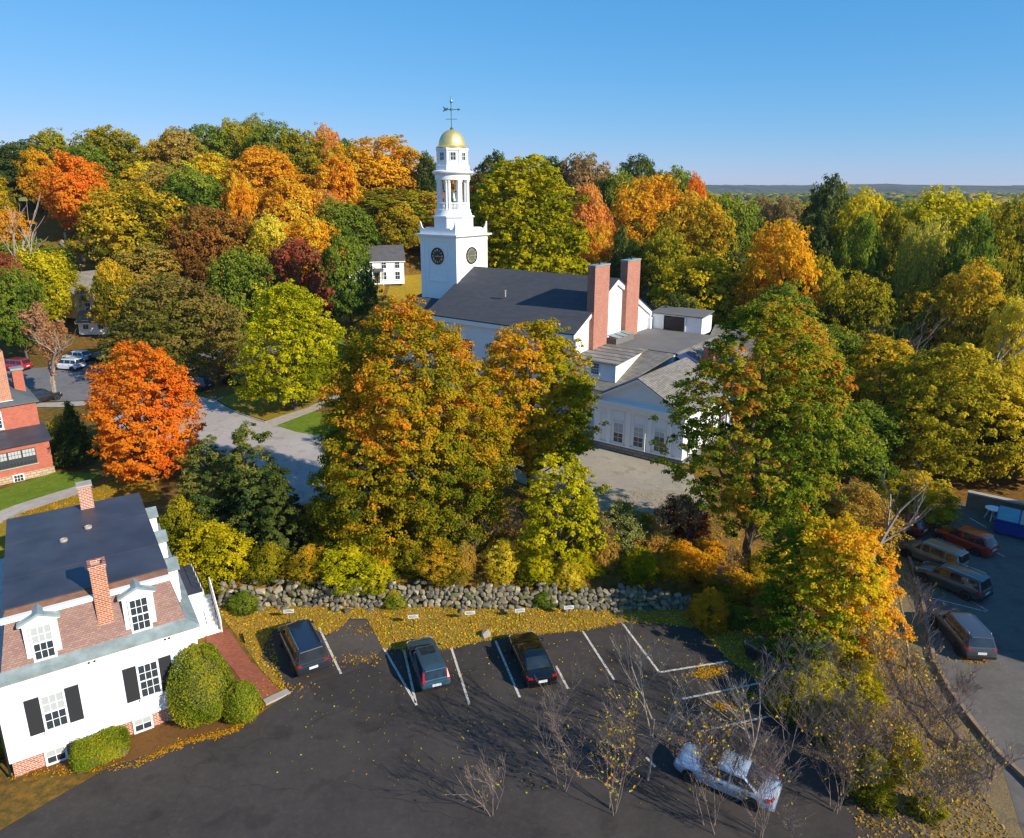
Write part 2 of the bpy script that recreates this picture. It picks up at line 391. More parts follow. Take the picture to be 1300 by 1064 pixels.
def sheet(name, poly, off, m, step=3.0, label=None, z=None):
    """a thin paved or planted surface draped over the terrain"""
    bm = bmesh.new(); vs = [bm.verts.new((x, y, 0)) for x, y in poly]; bm.faces.new(vs)
    xs = [p[0] for p in poly]; ys = [p[1] for p in poly]
    for ax, lo, hi in ((0, min(xs), max(xs)), (1, min(ys), max(ys))):
        k = math.ceil(lo / step) * step
        while k < hi:
            co = (k, 0, 0) if ax == 0 else (0, k, 0); no = (1, 0, 0) if ax == 0 else (0, 1, 0)
            bmesh.ops.bisect_plane(bm, geom=bm.verts[:] + bm.edges[:] + bm.faces[:], plane_co=co, plane_no=no); k += step
    for v in bm.verts: v.co.z = (tz(v.co.x, v.co.y) if z is None else z) + off
    bmesh.ops.recalc_face_normals(bm, faces=bm.faces)
    for f in bm.faces:
        if f.normal.z < 0: f.normal_flip()
    me = bpy.data.meshes.new(name); bm.to_mesh(me); bm.free(); me.materials.append(m)
    return struct(obj(name, me), 'structure', label)

def gp(*pts, z=0.0): return [g(x, y, z)[:2] for x, y in pts]

# front lot, seen from above with its kerbless edge against the leaf bank
lot_edge = gp((368, 880), (352, 858), (330, 832), (345, 800), (392, 796), (412, 806), (434, 800), (443, 786), (466, 786), (486, 823), (520, 826), (575, 823), (626, 811), (690, 805), (742, 800),
              (795, 790), (845, 792), (886, 797), (925, 838), (968, 868), (1004, 905), (1040, 945), (1090, 985), (1180, 1064))
sheet('parking_lot', [(-24.5, 24.0)] + gp((140, 974), (232, 946), (300, 930)) + lot_edge + [(16.5, 18), (-24.5, 18)], 0.03, M['asphalt'], z=0, label='dark asphalt parking lot with white bay lines')
# bank of leaves between the lot and the stone wall
sheet('leaf_bank', gp((270, 770), (300, 806), (331, 850), (362, 882), (366, 878), (345, 800), (392, 796), (412, 806), (434, 800), (443, 786), (466, 786), (486, 823), (520, 826), (575, 823), (626, 811), (690, 805), (742, 800),
      (795, 790), (845, 792), (886, 797), (925, 838), (968, 868)) + [(17.2, 38.6), (14.2, 44.0), (-20.6, 44.0)], 0.018, M['leafbank'], z=0, label='bank of fallen orange leaves below the stone wall')
sheet('brick_path', gp((258, 800), (290, 800), (318, 840), (356, 878), (334, 890), (322, 888), (296, 850), (262, 814)), 0.05, M['brick_path'], z=0, label='red brick path from the white house to the lot')
sheet('planting_bed', gp((12, 985), (170, 972), (232, 944), (296, 928), (334, 893), (296, 850), (262, 812), (200, 850)), 0.022, M['mulch'], z=0)
MB().prism(gp((334, 890), (364, 876), (369, 881), (338, 896)), 0, 0.11).build('kerb', M['concrete'])['kind'] = 'structure'

def line(a, b, w=0.14, z=0.034):
    a = Vector(g(*a)); b = Vector(g(*b)); d = (b - a).normalized(); n = Vector((-d.y, d.x, 0)) * w / 2
    return [(a - n).to_tuple()[:2] + (z,), (b - n).to_tuple()[:2] + (z,), (b + n).to_tuple()[:2] + (z,), (a + n).to_tuple()[:2] + (z,)]
for a, b in (((405, 797), (433, 856)), ((487, 823), (529, 896)), ((513, 826), (528, 893)), ((573, 823), (596, 895)), ((629, 814), (660, 886)), ((706, 846), (721, 875)), ((740, 802), (780, 864)),
             ((791, 793), (837, 854)), ((838, 854), (924, 840)), ((866, 888), (968, 867)), ((886, 930), (1003, 904)), ((820, 962), (832, 974))):
    MB().quad(*line(a, b)).build('bay_line', M['paint_line'])['kind'] = 'structure'

# dry bank between the two lots
sheet('bank', [(17.2, 38.6), (16.9, 36.0)] + gp((1004, 905), (1040, 945), (1090, 985), (1180, 1064), (1340, 1064), (1272, 960), (1212, 880), (1178, 800), (1172, 760), (1150, 690)) + [(26, 50), (20, 46)], 0.024, M['bare_bank'], z=0, label='dry brushy bank between the two lots')
# patched and cracked places in the asphalt
sheet('asphalt_patch', gp((444, 788), (466, 788), (486, 824), (470, 842), (418, 842), (410, 812)), 0.033, asphaltmat('older_asphalt_patch', (74, 68, 64), (96, 87, 80)), z=0)
sheet('asphalt_patch', gp((392, 868), (470, 846), (530, 868), (600, 900), (590, 925), (470, 905), (400, 890)), 0.0325, asphaltmat('newer_asphalt_patch', (52, 48, 46), (70, 64, 60)), z=0)
_cr = random.Random(77); b = MB()
for cx, cy, n in ((392, 872, 14), (300, 950, 16), (470, 930, 12), (640, 900, 12), (700, 960, 14), (560, 890, 9), (800, 880, 9), (420, 990, 18), (250, 1000, 12), (860, 850, 8)):
    x, y, _ = g(cx, cy); a = _cr.uniform(-.6, .9)
    for k in range(n):
        a2 = a + _cr.uniform(-.6, .6); x2, y2 = x + .45 * math.cos(a2), y + .45 * math.sin(a2); w = _cr.uniform(.008, .02); nx_, ny_ = -math.sin(a2) * w, math.cos(a2) * w
        b.quad((x - nx_, y - ny_, .0345), (x2 - nx_, y2 - ny_, .0345), (x2 + nx_, y2 + ny_, .0345), (x + nx_, y + ny_, .0345)); x, y = x2, y2
b.build('asphalt_crack', plain('crack_sealer', (38, 35, 33), .8))['kind'] = 'structure'
# lower right lot
sheet('side_lot', gp((1146, 690), (1190, 650), (1236, 634), (1300, 664), (1420, 720), (1420, 1064), (1300, 1064), (1272, 974), (1210, 880), (1176, 800)), 0.03, M['asphalt2'], z=0, label='grey asphalt lot at the lower right')
for a, b in (((1176, 730), (1254, 776)), ((1163, 695), (1182, 706)), ((1180, 759), (1252, 777)), ((1231, 658), (1252, 670)), ((1262, 700), (1275, 707))):
    MB().quad(*line(a, b, 0.1)).build('bay_line', M['paint_line'])['kind'] = 'structure'

# street in front of the church, its drive and lawns
RZ = 2.0
road = [(-150, 92), (-100, 91), (-74, 90), (-62, 91), (-52, 97), (-44, 110), (-38, 125), (-33, 142), (-30, 160), (-25, 160), (-27, 140), (-31, 122), (-36, 106), (-41, 95), (-44, 86),
        (-52, 81), (-62, 80), (-100, 80), (-150, 81)]
sheet('road', [(-150, 106), (-100, 105), (-74, 103.5), (-60, 106), (-52, 112), (-46, 122), (-42, 135), (-38, 160), (-31, 160), (-34, 135), (-38, 118), (-42, 104), (-44, 95), (-46, 88), (-56, 86.5), (-100, 87), (-150, 88)], 0.05, M['road'], label='grey asphalt street behind the trees')
sheet('sidewalk', [(-58, 85.8), (-150, 87.2), (-150, 85.4), (-56, 84.0), (-47, 86.2), (-47, 87.8)], 0.07, M['concrete'])
sheet('drive', [(-47, 96)] + gp((205, 500), (272, 512), (300, 528), (345, 542), (372, 546), (430, 560), (470, 590), (470, 650), (380, 670), (372, 640), (345, 600), (300, 580), (240, 572), (200, 560), z=1.5) + [(-47, 78)], 0.05, M['drive'], label='pale asphalt driveway beside the church')
sheet('lawn', gp((277, 512), (300, 526), (338, 537), (392, 521), (425, 500), (425, 470), (330, 490), z=1.6), 0.07, M['lawn_leafy'], label='leaf strewn lawn wedge by the drive')
sheet('lawn', gp((352, 543), (376, 550), (440, 560), (450, 530), (398, 526), z=1.6), 0.07, M['lawn'], label='small green lawn beside the church path')
sheet('path', gp((336, 538), (395, 519), (440, 500), (444, 508), (398, 526), (350, 543), z=1.6), 0.06, M['concrete'])
sheet('lawn', gp((420, 425), (440, 425), (430, 470), (410, 470), z=1.9), 0.06, M['lawn'], label='strip of green lawn before the church')
MB().tube([Vector(p) + Vector((0, 0, 0.08)) for p in [(*q, tz(*q)) for q in gp((283, 509), (274, 513), (283, 519), (302, 528), (338, 539), z=1.6)]], 0.1, 5).build('kerb', M['concrete'])['kind'] = 'structure'
for k in range(5):
    a = Vector(g(244 + 6 * k, 556 - k * 2.4, 1.55)); b = Vector(g(262 + 9 * k, 560 - k * 2.4, 1.55))
    d = Vector((0.0, 0.1, 0)); MB().quad(*[(p.x, p.y, tz(p.x, p.y) + 0.075) for p in (a, b, b + d, a + d)]).build('hatch_line', M['paint_line'])['kind'] = 'structure'
# lawn and path behind the white house
sheet('lawn', gp((-60, 645), (75, 603), (130, 606), (100, 625), (0, 652), (-60, 668), z=1.1), 0.06, M['lawn'], label='bright green lawn before the brick building')
sheet('path', gp((-60, 668), (0, 652), (100, 621), (104, 631), (0, 665), (-60, 684), z=1.1), 0.065, M['concrete'], label='straight concrete path across the left lawn')
sheet('lawn', gp((-60, 684), (0, 665), (104, 631), (190, 600), (205, 640), (90, 668), (-40, 715), z=1.0), 0.055, M['lawn_leafy'], label='orange leaf strewn grass behind the white house')
# church forecourt
sheet('forecourt', gp((620, 590), (700, 560), (750, 560), (880, 602), (900, 640), (880, 690), (800, 665), (740, 640), (660, 612), z=1.5), 0.05, M['plaza'], label='tan paved forecourt before the white annex')
sheet('lawn', [(-34, 132), (-14, 128), (-10, 150), (-16, 158), (-34, 146)], 0.07, M['lawn_leafy'], label='sunlit lawn round the white house below the wooded hill')

# ------------------------------------------------------------------ the church
CH = thing('church', 'large white clapboard church with clock tower, gold dome and two tall brick chimneys', 'church', (12.52, 85.63, 0), R(-37))
W2 = 9.25
b = MB(); b.prism_x([(-W2, 1.2), (W2, 1.2), (W2, 12.5), (0, 17.45), (-W2, 12.5)], -22.2, 0); b.build('nave_wall', M['white'], CH)
MB().box(-22.3, 0.1, -W2 - 0.12, W2 + 0.12, 1.0, 2.6).build('nave_foundation', M['granite'], CH)
b = MB()
b.slab((-22.5, -W2 - 0.55, 12.42), (0.35, -W2 - 0.55, 12.42), (0.35, 0, 17.72), (-22.5, 0, 17.72), 0.14)
b.slab((0.35, W2 + 0.55, 12.42), (-22.5, W2 + 0.55, 12.42), (-22.5, 0, 17.72), (0.35, 0, 17.72), 0.14)
b.build('nave_roof', M['asphalt_roof'], CH)
b = MB()                                                     # rake boards, eave returns and frieze
for sy in (-1, 1):
    b.prism_x([(sy * (W2 + 0.5), 12.28), (sy * (W2 + 0.5), 11.8), (0, 17.0), (0, 17.56)], 0.004, 0.3)
    b.box(-22.4, 0.25, sy * W2 + (0.02 if sy > 0 else -0.5), sy * W2 + (0.5 if sy > 0 else -0.02), 11.75, 12.26)
    b.box(0.02, 0.42, sy * W2 - 0.25, sy * W2 + 0.25, 2.6, 11.7)
b.build('cornice', M['trim'], CH)
for k in range(5): window(CH, (-20 + k * 4.3, -W2 - 0.01, 4.6), 0, 1.5, 5.2, 3, 8, True, 0)
MB().lathe([(0.09, 15.0), (0.09, 15.75), (0.13, 15.75), (0.13, 15.85)], 8, (-12.5, -5.6)).build('vent_pipe', M['concrete'], CH)
b = MB(); b.box(-30.5, -22.3, -8.2, 8.2, 1.2, 12.1); b.build('vestibule_wall', M['white'], CH)
b = MB(); b.loft([[(-31, -8.7, 12.1), (-22.52, -8.7, 12.1), (-22.52, 8.7, 12.1), (-31, 8.7, 12.1)], [(-29.5, -0.3, 14.2), (-22.52, -0.3, 14.2), (-22.52, 0.3, 14.2), (-29.5, 0.3, 14.2)]])
b.build('vestibule_roof', M['asphalt_roof'], CH)
for y0, x0 in ((-6.05, 0), (1.65, 0)):
    b = MB(); b.box(-0.35, 0.62, y0, y0 + 3.3, 9.0, 19.55); c = b.build('chimney', M['pink_brick'], CH)
    MB().box(-0.41, 0.68, y0 - 0.06, y0 + 3.36, 19.56, 19.72).build('cap', M['copper'], c)
    MB().lathe([(0.12, 19.73), (0.12, 20.0), (0.07, 20.06)], 8, (0.15, y0 + 1.7)).build('flue', M['iron'], c)

# tower: square shaft, octagonal pedestal, open belfry, lantern, dome, vane
TX, TY, TS = -25.45, -0.45, 3.22
b = MB(); b.box(TX - TS, TX + TS, TY - TS, TY + TS, 1.2, 21.6)
for sx in (-1, 1):
    for sy in (-1, 1):
        cx, cy = TX + sx * (TS - 0.28), TY + sy * (TS - 0.28); b.box(cx - 0.36, cx + 0.36, cy - 0.36, cy + 0.36, 1.3, 21.2)
TW = b.build('tower', M['trim'], CH)
b = MB()
b.box(TX - TS - .1, TX + TS + .1, TY - TS - .1, TY + TS + .1, 21.2, 21.75); b.box(TX - TS - .3, TX + TS + .3, TY - TS - .3, TY + TS + .3, 21.76, 21.9)
b.box(TX - TS - .55, TX + TS + .55, TY - TS - .55, TY + TS + .55, 21.905, 22.12); b.build('cornice', M['trim'], TW)
b = MB()
for ax in (0, 1):
    for s in (-1, 1):
        q = TS + 0.02; pts = [(-q, 22.13), (q, 22.13), (q, 23.75), (q - .12, 23.7), (q - .3, 23.15), (q - .55, 22.85), (q - 1.0, 22.72), (q - 1.15, 22.95), (-q + 1.15, 22.95), (-q + 1.0, 22.72), (-q + .55, 22.85), (-q + .3, 23.15), (-q + .12, 23.7), (-q, 23.75)]
        o = s * q
        if ax == 0: b.prism_y([(TX + x, z) for x, z in pts], TY + o - .07, TY + o + .07)
        else: b.prism_x([(TY + x, z) for x, z in pts], TX + o - .072, TX + o + .072)
b.build('parapet', M['trim'], TW)
MB().box(TX - TS + .1, TX + TS - .1, TY - TS + .1, TY + TS - .1, 22.125, 22.2).build('deck', M['copper'], TW)
def octo(r, z, n=8, ph=R(22.5)): return (r / math.cos(math.pi / n) if n == 8 else r, z)
O8 = R(22.5)
MB().lathe([octo(2.62, 22.2), octo(2.62, 24.3), octo(2.78, 24.32), octo(2.78, 24.5), octo(2.5, 24.52)], 8, (TX, TY), O8).build('pedestal', M['trim'], TW)
MB().lathe([(2.55, 24.52), (2.55, 24.75), (2.42, 24.95), (2.42, 25.3), (2.3, 25.32)], 40, (TX, TY)).build('belfry_base', M['trim'], TW, smooth=True)
for k in range(8):
    a = R(22.5 + 45 * k); b = MB()
    for da in (-0.085, 0.085):
        b.lathe([(0.22, 25.3), (0.22, 25.5), (0.17, 25.52), (0.155, 28.9), (0.22, 28.95), (0.22, 29.2)], 10, (TX + 2.12 * math.cos(a + da), TY + 2.12 * math.sin(a + da)))
    pc = MB().box(-0.22, 0.22, -0.3, 0.3, 25.31, 29.22).xf(Matrix.Translation((TX + 1.95 * math.cos(a), TY + 1.95 * math.sin(a), 0)) @ Matrix.Rotation(a, 4, 'Z'))
    b._put(pc.v, pc.f); b.build('column', M['trim'], TW, smooth=True)
    a2 = R(45 * k); b = MB()
    for j in range(5):
        a3 = a2 + (j - 2) * 0.085; b.lathe([(0.06, 25.3), (0.04, 25.5), (0.07, 25.75), (0.04, 26.1)], 6, (TX + 2.2 * math.cos(a3), TY + 2.2 * math.sin(a3)))
    pts = [(TX + 2.2 * math.cos(a2 + q), TY + 2.2 * math.sin(a2 + q), 26.17) for q in (-0.25, 0, 0.25)]; b.tube(pts, 0.09, 6)
    b.build('balustrade', M['trim'], TW)
MB().lathe([(2.35, 29.2), (2.4, 29.22), (2.4, 29.9), (2.6, 29.95), (2.78, 30.15), (2.78, 30.32), (2.2, 30.5)], 40, (TX, TY)).build('entablature', M['trim'], TW, smooth=True)
MB().lathe([(0.02, 27.6), (0.2, 27.6), (0.34, 27.4), (0.42, 26.9), (0.6, 26.45), (0.56, 26.42), (0.02, 26.5)], 18, (TX, TY)).build('bell', M['bronze'], TW, smooth=True)
MB().box(TX - .08, TX + .08, TY - 1.9, TY + 1.9, 27.62, 27.8).build('bell_beam', M['bark'], TW)
b = MB(); b.lathe([octo(2.22, 30.5), octo(2.22, 31.05), octo(2.0, 31.1), octo(2.0, 33.0), octo(2.14, 33.02), octo(2.14, 33.25), octo(1.9, 33.3)], 8, (TX, TY), O8)
LN = b.build('lantern', M['trim'], TW)
for k in range(8):
    a = R(45 * k); m_ = Matrix.Translation((TX + 2.0 * math.cos(a), TY + 2.0 * math.sin(a), 31.75)) @ Matrix.Rotation(a + R(90), 4, 'Z')
    w = MB().box(-.34, .34, -.035, 0.02, 0, .95).xf(m_).build('lantern_window', M['glass'], TW)
    f = MB().box(-.44, -.34, -.07, .02, -.1, 1.05).box(.34, .44, -.07, .02, -.1, 1.05).box(-.34, .34, -.07, .02, .95, 1.05).box(-.34, .34, -.07, .02, -.1, 0).box(-.02, .02, -.05, 0, 0, .95).box(-.34, .34, -.052, 0, .46, .5)
    f.xf(m_).build('lantern_frame', M['trim'], TW)
    a = R(22.5 + 45 * k)
    MB().lathe([(0.13, 31.1), (0.11, 31.2), (0.1, 32.9), (0.14, 33.0)], 8, (TX + 2.13 * math.cos(a), TY + 2.13 * math.sin(a))).build('pilaster', M['trim'], TW, smooth=True)
MB().lathe([(2.12, 33.3), (2.18, 33.4), (2.0, 33.55), (1.9, 33.6)] + [(1.78 * math.cos(t), 33.65 + 2.05 * math.sin(t)) for t in [i * math.pi / 2 / 14 for i in range(14)]] + [(0.12, 35.72)], 40, (TX, TY)).build('dome', M['gold'], TW, smooth=True)
b = MB(); b.lathe([(0.2, 35.6), (0.26, 35.75), (0.1, 35.95), (0.06, 36.3), (0.055, 39.3), (0.02, 39.9)], 8, (TX, TY)); b.build('finial', M['verdigris'], TW, smooth=True)
b = MB(); b.lathe([(0.01, 38.95), (0.16, 39.05), (0.2, 39.2), (0.16, 39.35), (0.01, 39.45)], 10, (TX, TY)); b.build('finial_ball', M['chrome'], TW, smooth=True)
m_ = Matrix.Translation((TX, TY, 0)) @ Matrix.Rotation(R(40), 4, 'Z')
b = MB(); b.tube([(-0.95, 0, 38.2), (0.85, 0, 38.2)], 0.05, 5); b.prism_y([(0.85, 38.02), (1.25, 38.2), (0.85, 38.4)], -.03, .03); b.prism_y([(-1.15, 37.9), (-.5, 38.1), (-.35, 38.42), (-.7, 38.38), (-1.15, 38.6), (-.95, 38.25)], -.03, .03)
b.lathe([(0.02, 38.0), (0.17, 38.1), (0.17, 38.3), (0.02, 38.4)], 8); b.xf(m_).build('weather_vane', M['verdigris'], TW)
b = MB()
for a in (0, 90): b.tube([(-0.75 * math.cos(R(a)), -0.75 * math.sin(R(a)), 37.0), (0.75 * math.cos(R(a)), 0.75 * math.sin(R(a)), 37.0)], 0.03, 4)
b.xf(m_).build('compass_arms', M['iron'], TW)
ROMAN = {0: 'XII', 1: 'I', 2: 'II', 3: 'III', 4: 'IIII', 5: 'V', 6: 'VI', 7: 'VII', 8: 'VIII', 9: 'IX', 10: 'X', 11: 'XI'}
def clock(loc, rz, face, ink):
    r = 1.14; o = MB().lathe([(0.01, .0), (r * .93, .0), (r * .93, .05), (.01, .051)], 40).xf(Matrix.Rotation(R(90), 4, 'X')).build('clock_face', face, TW, loc, rz)
    b = MB().lathe([(r * .9, .0), (r, .0), (r, .12), (r * .9, .12), (r * .9, .0)], 40); b.f = b.f[:-2]; b.xf(Matrix.Rotation(R(90), 4, 'X')).build('clock_rim', M['black'], TW, loc, rz)
    nb = MB()
    for h, s in ROMAN.items():
        a = R(90 - 30 * h); m2 = Matrix.Translation((.72 * r * math.cos(a), -.056, .72 * r * math.sin(a))) @ Matrix.Rotation(-(a - R(90)), 4, 'Y')
        wch = {'I': .07, 'V': .15, 'X': .15}; tot = sum(wch[c] for c in s); x = -tot / 2
        for c in s:
            w = wch[c]; q = MB(); cx = x + w / 2
            if c == 'I': q.box(cx - .02, cx + .02, -.008, .004, -.15, .15)
            else:
                d = .05; top, bot = ((cx - d, cx + d), (cx + d, cx - d)) if c == 'X' else ((cx - d, cx + d), (cx, cx))
                for i in (0, 1): q.prism_y([(bot[i] - .018, -.15), (bot[i] + .018, -.15), (top[i] + .018, .15), (top[i] - .018, .15)], -.008 - .001 * i, .004)
            q.xf(m2); nb._put(q.v, q.f); x += w
    nb.build('clock_numerals', ink, TW, loc, rz)
    hb = MB()
    for ang, ln, w in ((R(90 - 262), .5, .05), (R(90 - 95), .8, .035)):
        q = MB().prism_y([(-.15, -w), (ln, -.012), (ln, .012), (-.15, w)], -.075, -.066).xf(Matrix.Rotation(-ang, 4, 'Y')); hb._put(q.v, q.f)
    hb.build('clock_hands', ink, TW, loc, rz)
clock((TX - .15, TY - TS - .01, 19.2), 0, M['dial'], M['gold'])
clock((TX + TS + .01, TY - .1, 19.25), R(90), M['dial_glare'], M['gold'])
clock((TX, TY + TS + .01, 19.2), R(180), M['dial'], M['gold'])
clock((TX - TS - .01, TY, 19.2), R(-90), M['dial_glare'], M['black'])
f = MB(); x0, x1, z0, z1 = TX - 1.75, TX + 1.55, 15.9, 20.9
for q in ((x0 - .12, x0, z0, z1), (x1, x1 + .12, z0, z1), (x0 - .12, x1 + .12, z0 - .12, z0)): f.box(q[0], q[1], TY - TS - .1, TY - TS + .02, q[2], q[3])
f.build('panel_moulding', M['trim'], TW)

# parish wing: annex with pediment, middle block with dormer and flat roof
GZ = 1.55
AX0, AX1, AY0 = 5.65, 15.6, -13.8
MB().box(AX0 - .08, AX1 + .08, AY0 - .1, 8.0, 0.6, 2.35).build('annex_foundation', M['granite'], CH)
b = MB(); b.prism_y([(AX0, 2.35), (AX1, 2.35), (AX1, 7.15), ((AX0 + AX1) / 2, 9.7), (AX0, 7.15)], AY0, -4.0); b.box(9.4, AX1, -4.01, 14, 2.35, 6.95); b.build('annex_wall', M['white'], CH)
xm = (AX0 + AX1) / 2
b = MB(); b.slab((AX1 + .5, AY0 - .45, 7.0), (AX1 + .5, -2.62, 7.0), (xm, -2.62, 9.98), (xm, AY0 - .45, 9.98), .1)
b.slab((xm, AY0 - .45, 9.98), (xm, -2.62, 9.98), (AX0 - .5, -2.62, 7.0), (AX0 - .5, AY0 - .45, 7.0), .1)
b.slab((AX1 + .5, -2.61, 7.0), (AX1 + .5, 14.4, 7.0), (9.35, 14.4, 10.25), (9.35, -2.61, 10.25), .1); b.build('annex_roof', M['gray_shingle'], CH)
b = MB(); b.box(AX0 - .45, AX1 + .45, AY0 - .42, AY0 - .003, 6.7, 7.0); b.box(AX0 - .1, AX1 + .1, AY0 - .14, AY0 - .003, 6.15, 6.695)
for s in (-1, 1):
    b.prism_y([(xm + s * 5.5, 7.01), (xm + s * 5.5, 6.75), (xm, 9.58), (xm, 9.86)][::s], AY0 - .44, AY0 - .004)
b.box(AX1 + .003, AX1 + .4, AY0, 14, 6.68, 6.97); b.build('annex_cornice', M['trim'], CH)
b = MB()
for x, w in ((AX0 + .35, .36), (7.35, .22), (9.62, .22), (11.98, .22), (14.2, .22), (AX1 - .35, .36)):
    b.box(x - w, x + w, AY0 - .13, AY0 - .003, 2.36, 6.14)
b.box(AX0, AX1, AY0 - .16, AY0 - .004, 2.352, 2.5); b.build('pilaster', M['trim'], CH)
for x in (8.5, 10.8, 13.1):
    window(CH, (x, AY0 - .01, 2.72), 0, 1.05, 2.05, 2, 4, True, 2 if x < 11 else 1)
    f = MB()
    for q in ((-.62, -.55, 5.05, 6.0), (.55, .62, 5.05, 6.0), (-.62, .62, 6.0, 6.07), (-.62, .62, 4.98, 5.05)): f.box(x + q[0], x + q[1], AY0 - .06, AY0 - .004, q[2], q[3])
    f.build('panel_moulding', M['trim'], CH)
for y in (-11.5, -7.5, -3.5, 0.5, 4.5):
    window(CH, (AX1 + .01, y, 2.8), R(90), 1.0, 1.9, 2, 4)
    for s in (-1, 1): MB().box(AX1 + .004, AX1 + .06, y + s * .95 - .27, y + s * .95 + .27, 2.7, 4.8).build('shutter', M['shutter'], CH)
MB().tube([(11.6, AY0 - .3, 6.4), (11.6, AY0 - .2, 6.0), (11.6, AY0 - .19, 2.4)], .05, 6).build('downspout', M['trim'], CH)
b = MB(); b.box(0.03, AX0 - .09, -10.3, -3, 1.2, 7.0); b.box(0.03, 9.3, -3.01, 9.6, 1.2, 9.95); b.build('link_wall', M['white'], CH)
b = MB(); b.slab((0.05, -11.0, 6.95), (AX0 + .2, -11.0, 6.95), (9.34, -2.6, 10.12), (0.05, -2.6, 10.12), .1); b.build('link_roof', M['gray_shingle'], CH)
b = MB(); b.slab((0.04, -2.6, 10.2), (9.35, -2.6, 10.2), (9.35, 9.7, 10.2), (0.04, 9.7, 10.2), .2); b.build('flat_roof', M['flat_roof'], CH)
d = MB().prism_x([(-9.4, 7.6), (-9.4, 9.72), (-3.2, 10.05), (-3.2, 9.0)], .12, 5.5).build('dormer', M['trim'], CH)
MB().slab((.05, -9.85, 9.76), (5.95, -9.85, 9.76), (5.95, -2.7, 10.28), (.05, -2.7, 10.28), .09).build('dormer_roof', M['gray_shingle'], d)
def flatwin(parent, loc, rz, w, h, nx, ny, blind=0):   # window and panes directly under a part
    o = window(parent, loc, rz, w, h, nx, ny, True, blind, False)
    for c in [c for c in o.children]:
        lp = Matrix.Rotation(rz, 4, 'Z') @ Vector(c.location); c.parent = parent; c.location = Vector(loc) + lp; c.rotation_euler = (0, 0, rz)
    return o
flatwin(d, (2.95, -9.41, 8.25), 0, .95, 1.2, 4, 4)
MB().box(4.25, 5.25, -10.36, -10.29, 1.6, 3.9).build('door', M['black'], CH)
f = MB(); f.box(4.05, 4.24, -10.42, -10.3, 1.6, 4.1); f.box(5.26, 5.45, -10.42, -10.3, 1.6, 4.1); f.box(4.24, 5.26, -10.42, -10.3, 3.91, 4.1); f.build('door_frame', M['trim'], CH)
flatw = window(CH, (2.4, -10.31, 2.9), 0, 1.0, 1.7, 2, 4)
MB().box(0.5, 5.6, -12.6, -10.4, 1.2, 1.72).build('entry_step', M['concrete'], CH)
MB().box(3.9, 5.5, -11.8, -10.6, 1.724, 1.75).build('door_mat', M['black'], CH)
b = MB(); b.box(.72, 1.9, -2.9, 1.5, 10.21, 11.0); b.build('skylight_kerb', M['flat_roof'], CH)
for k in range(3): MB().slab((.6, -2.7 + k * 1.4, 11.25), (2.05, -2.7 + k * 1.4, 11.05), (2.05, -1.6 + k * 1.4, 11.05), (.6, -1.6 + k * 1.4, 11.25), .06).build('skylight', M['copper'], CH)
p = MB().box(.3, 2.0, 9.72, 13, 10.0, 12.3).box(4.9, 7.2, 9.72, 13, 10.0, 12.2).box(1.99, 4.91, 11.5, 13, 10.0, 12.1).build('roof_shed', M['white'], CH)
b = MB(); b.slab((.1, 9.5, 12.32), (7.4, 9.5, 12.32), (7.4, 13.2, 12.75), (.1, 13.2, 12.75), .12); b.build('shed_roof', M['flat_roof'], p)
MB().box(2.0, 4.9, 9.76, 9.86, 10.22, 11.9).build('dark_opening', M['black'], p)
b = MB().box(1.85, 2.0, 9.6, 9.74, 10.22, 12.1).box(4.9, 5.05, 9.6, 9.74, 10.22, 12.1).box(1.85, 5.05, 9.6, 9.74, 12.1, 12.28); b.build('opening_frame', M['trim'], p)
c = MB().box(12.0, 13.2, -1.2, .2, 7.5, 11.0).build('chimney', M['wall_brick'], CH); MB().box(11.9, 13.3, -1.3, .3, 11.002, 11.15).build('cap', M['concrete'], c)
for k in range(4):
    y = -3.6 + (k % 2) * 0.0 + k * 1.75 + (2.5 if k > 1 else 0)
    zz = lambda x: 7.0 + (AX1 + .5 - x) / (AX1 + .5 - 9.35) * 3.25 + .08
    MB().slab((11.6 if k < 2 else 14.6, y, zz(11.6 if k < 2 else 14.6)), (11.6 if k < 2 else 14.6, y + 1.65, zz(11.6 if k < 2 else 14.6)), (9.8 if k < 2 else 12.9, y + 1.65, zz(9.8 if k < 2 else 12.9)), (9.8 if k < 2 else 12.9, y, zz(9.8 if k < 2 else 12.9)), .05).build('solar_panel', M['solar'], CH)
MB().box(AX0 - 1.2, AX0 - .2, AY0 - .4, AY0 + .5, 1.4, 2.15).build('granite_block', M['granite'], CH)

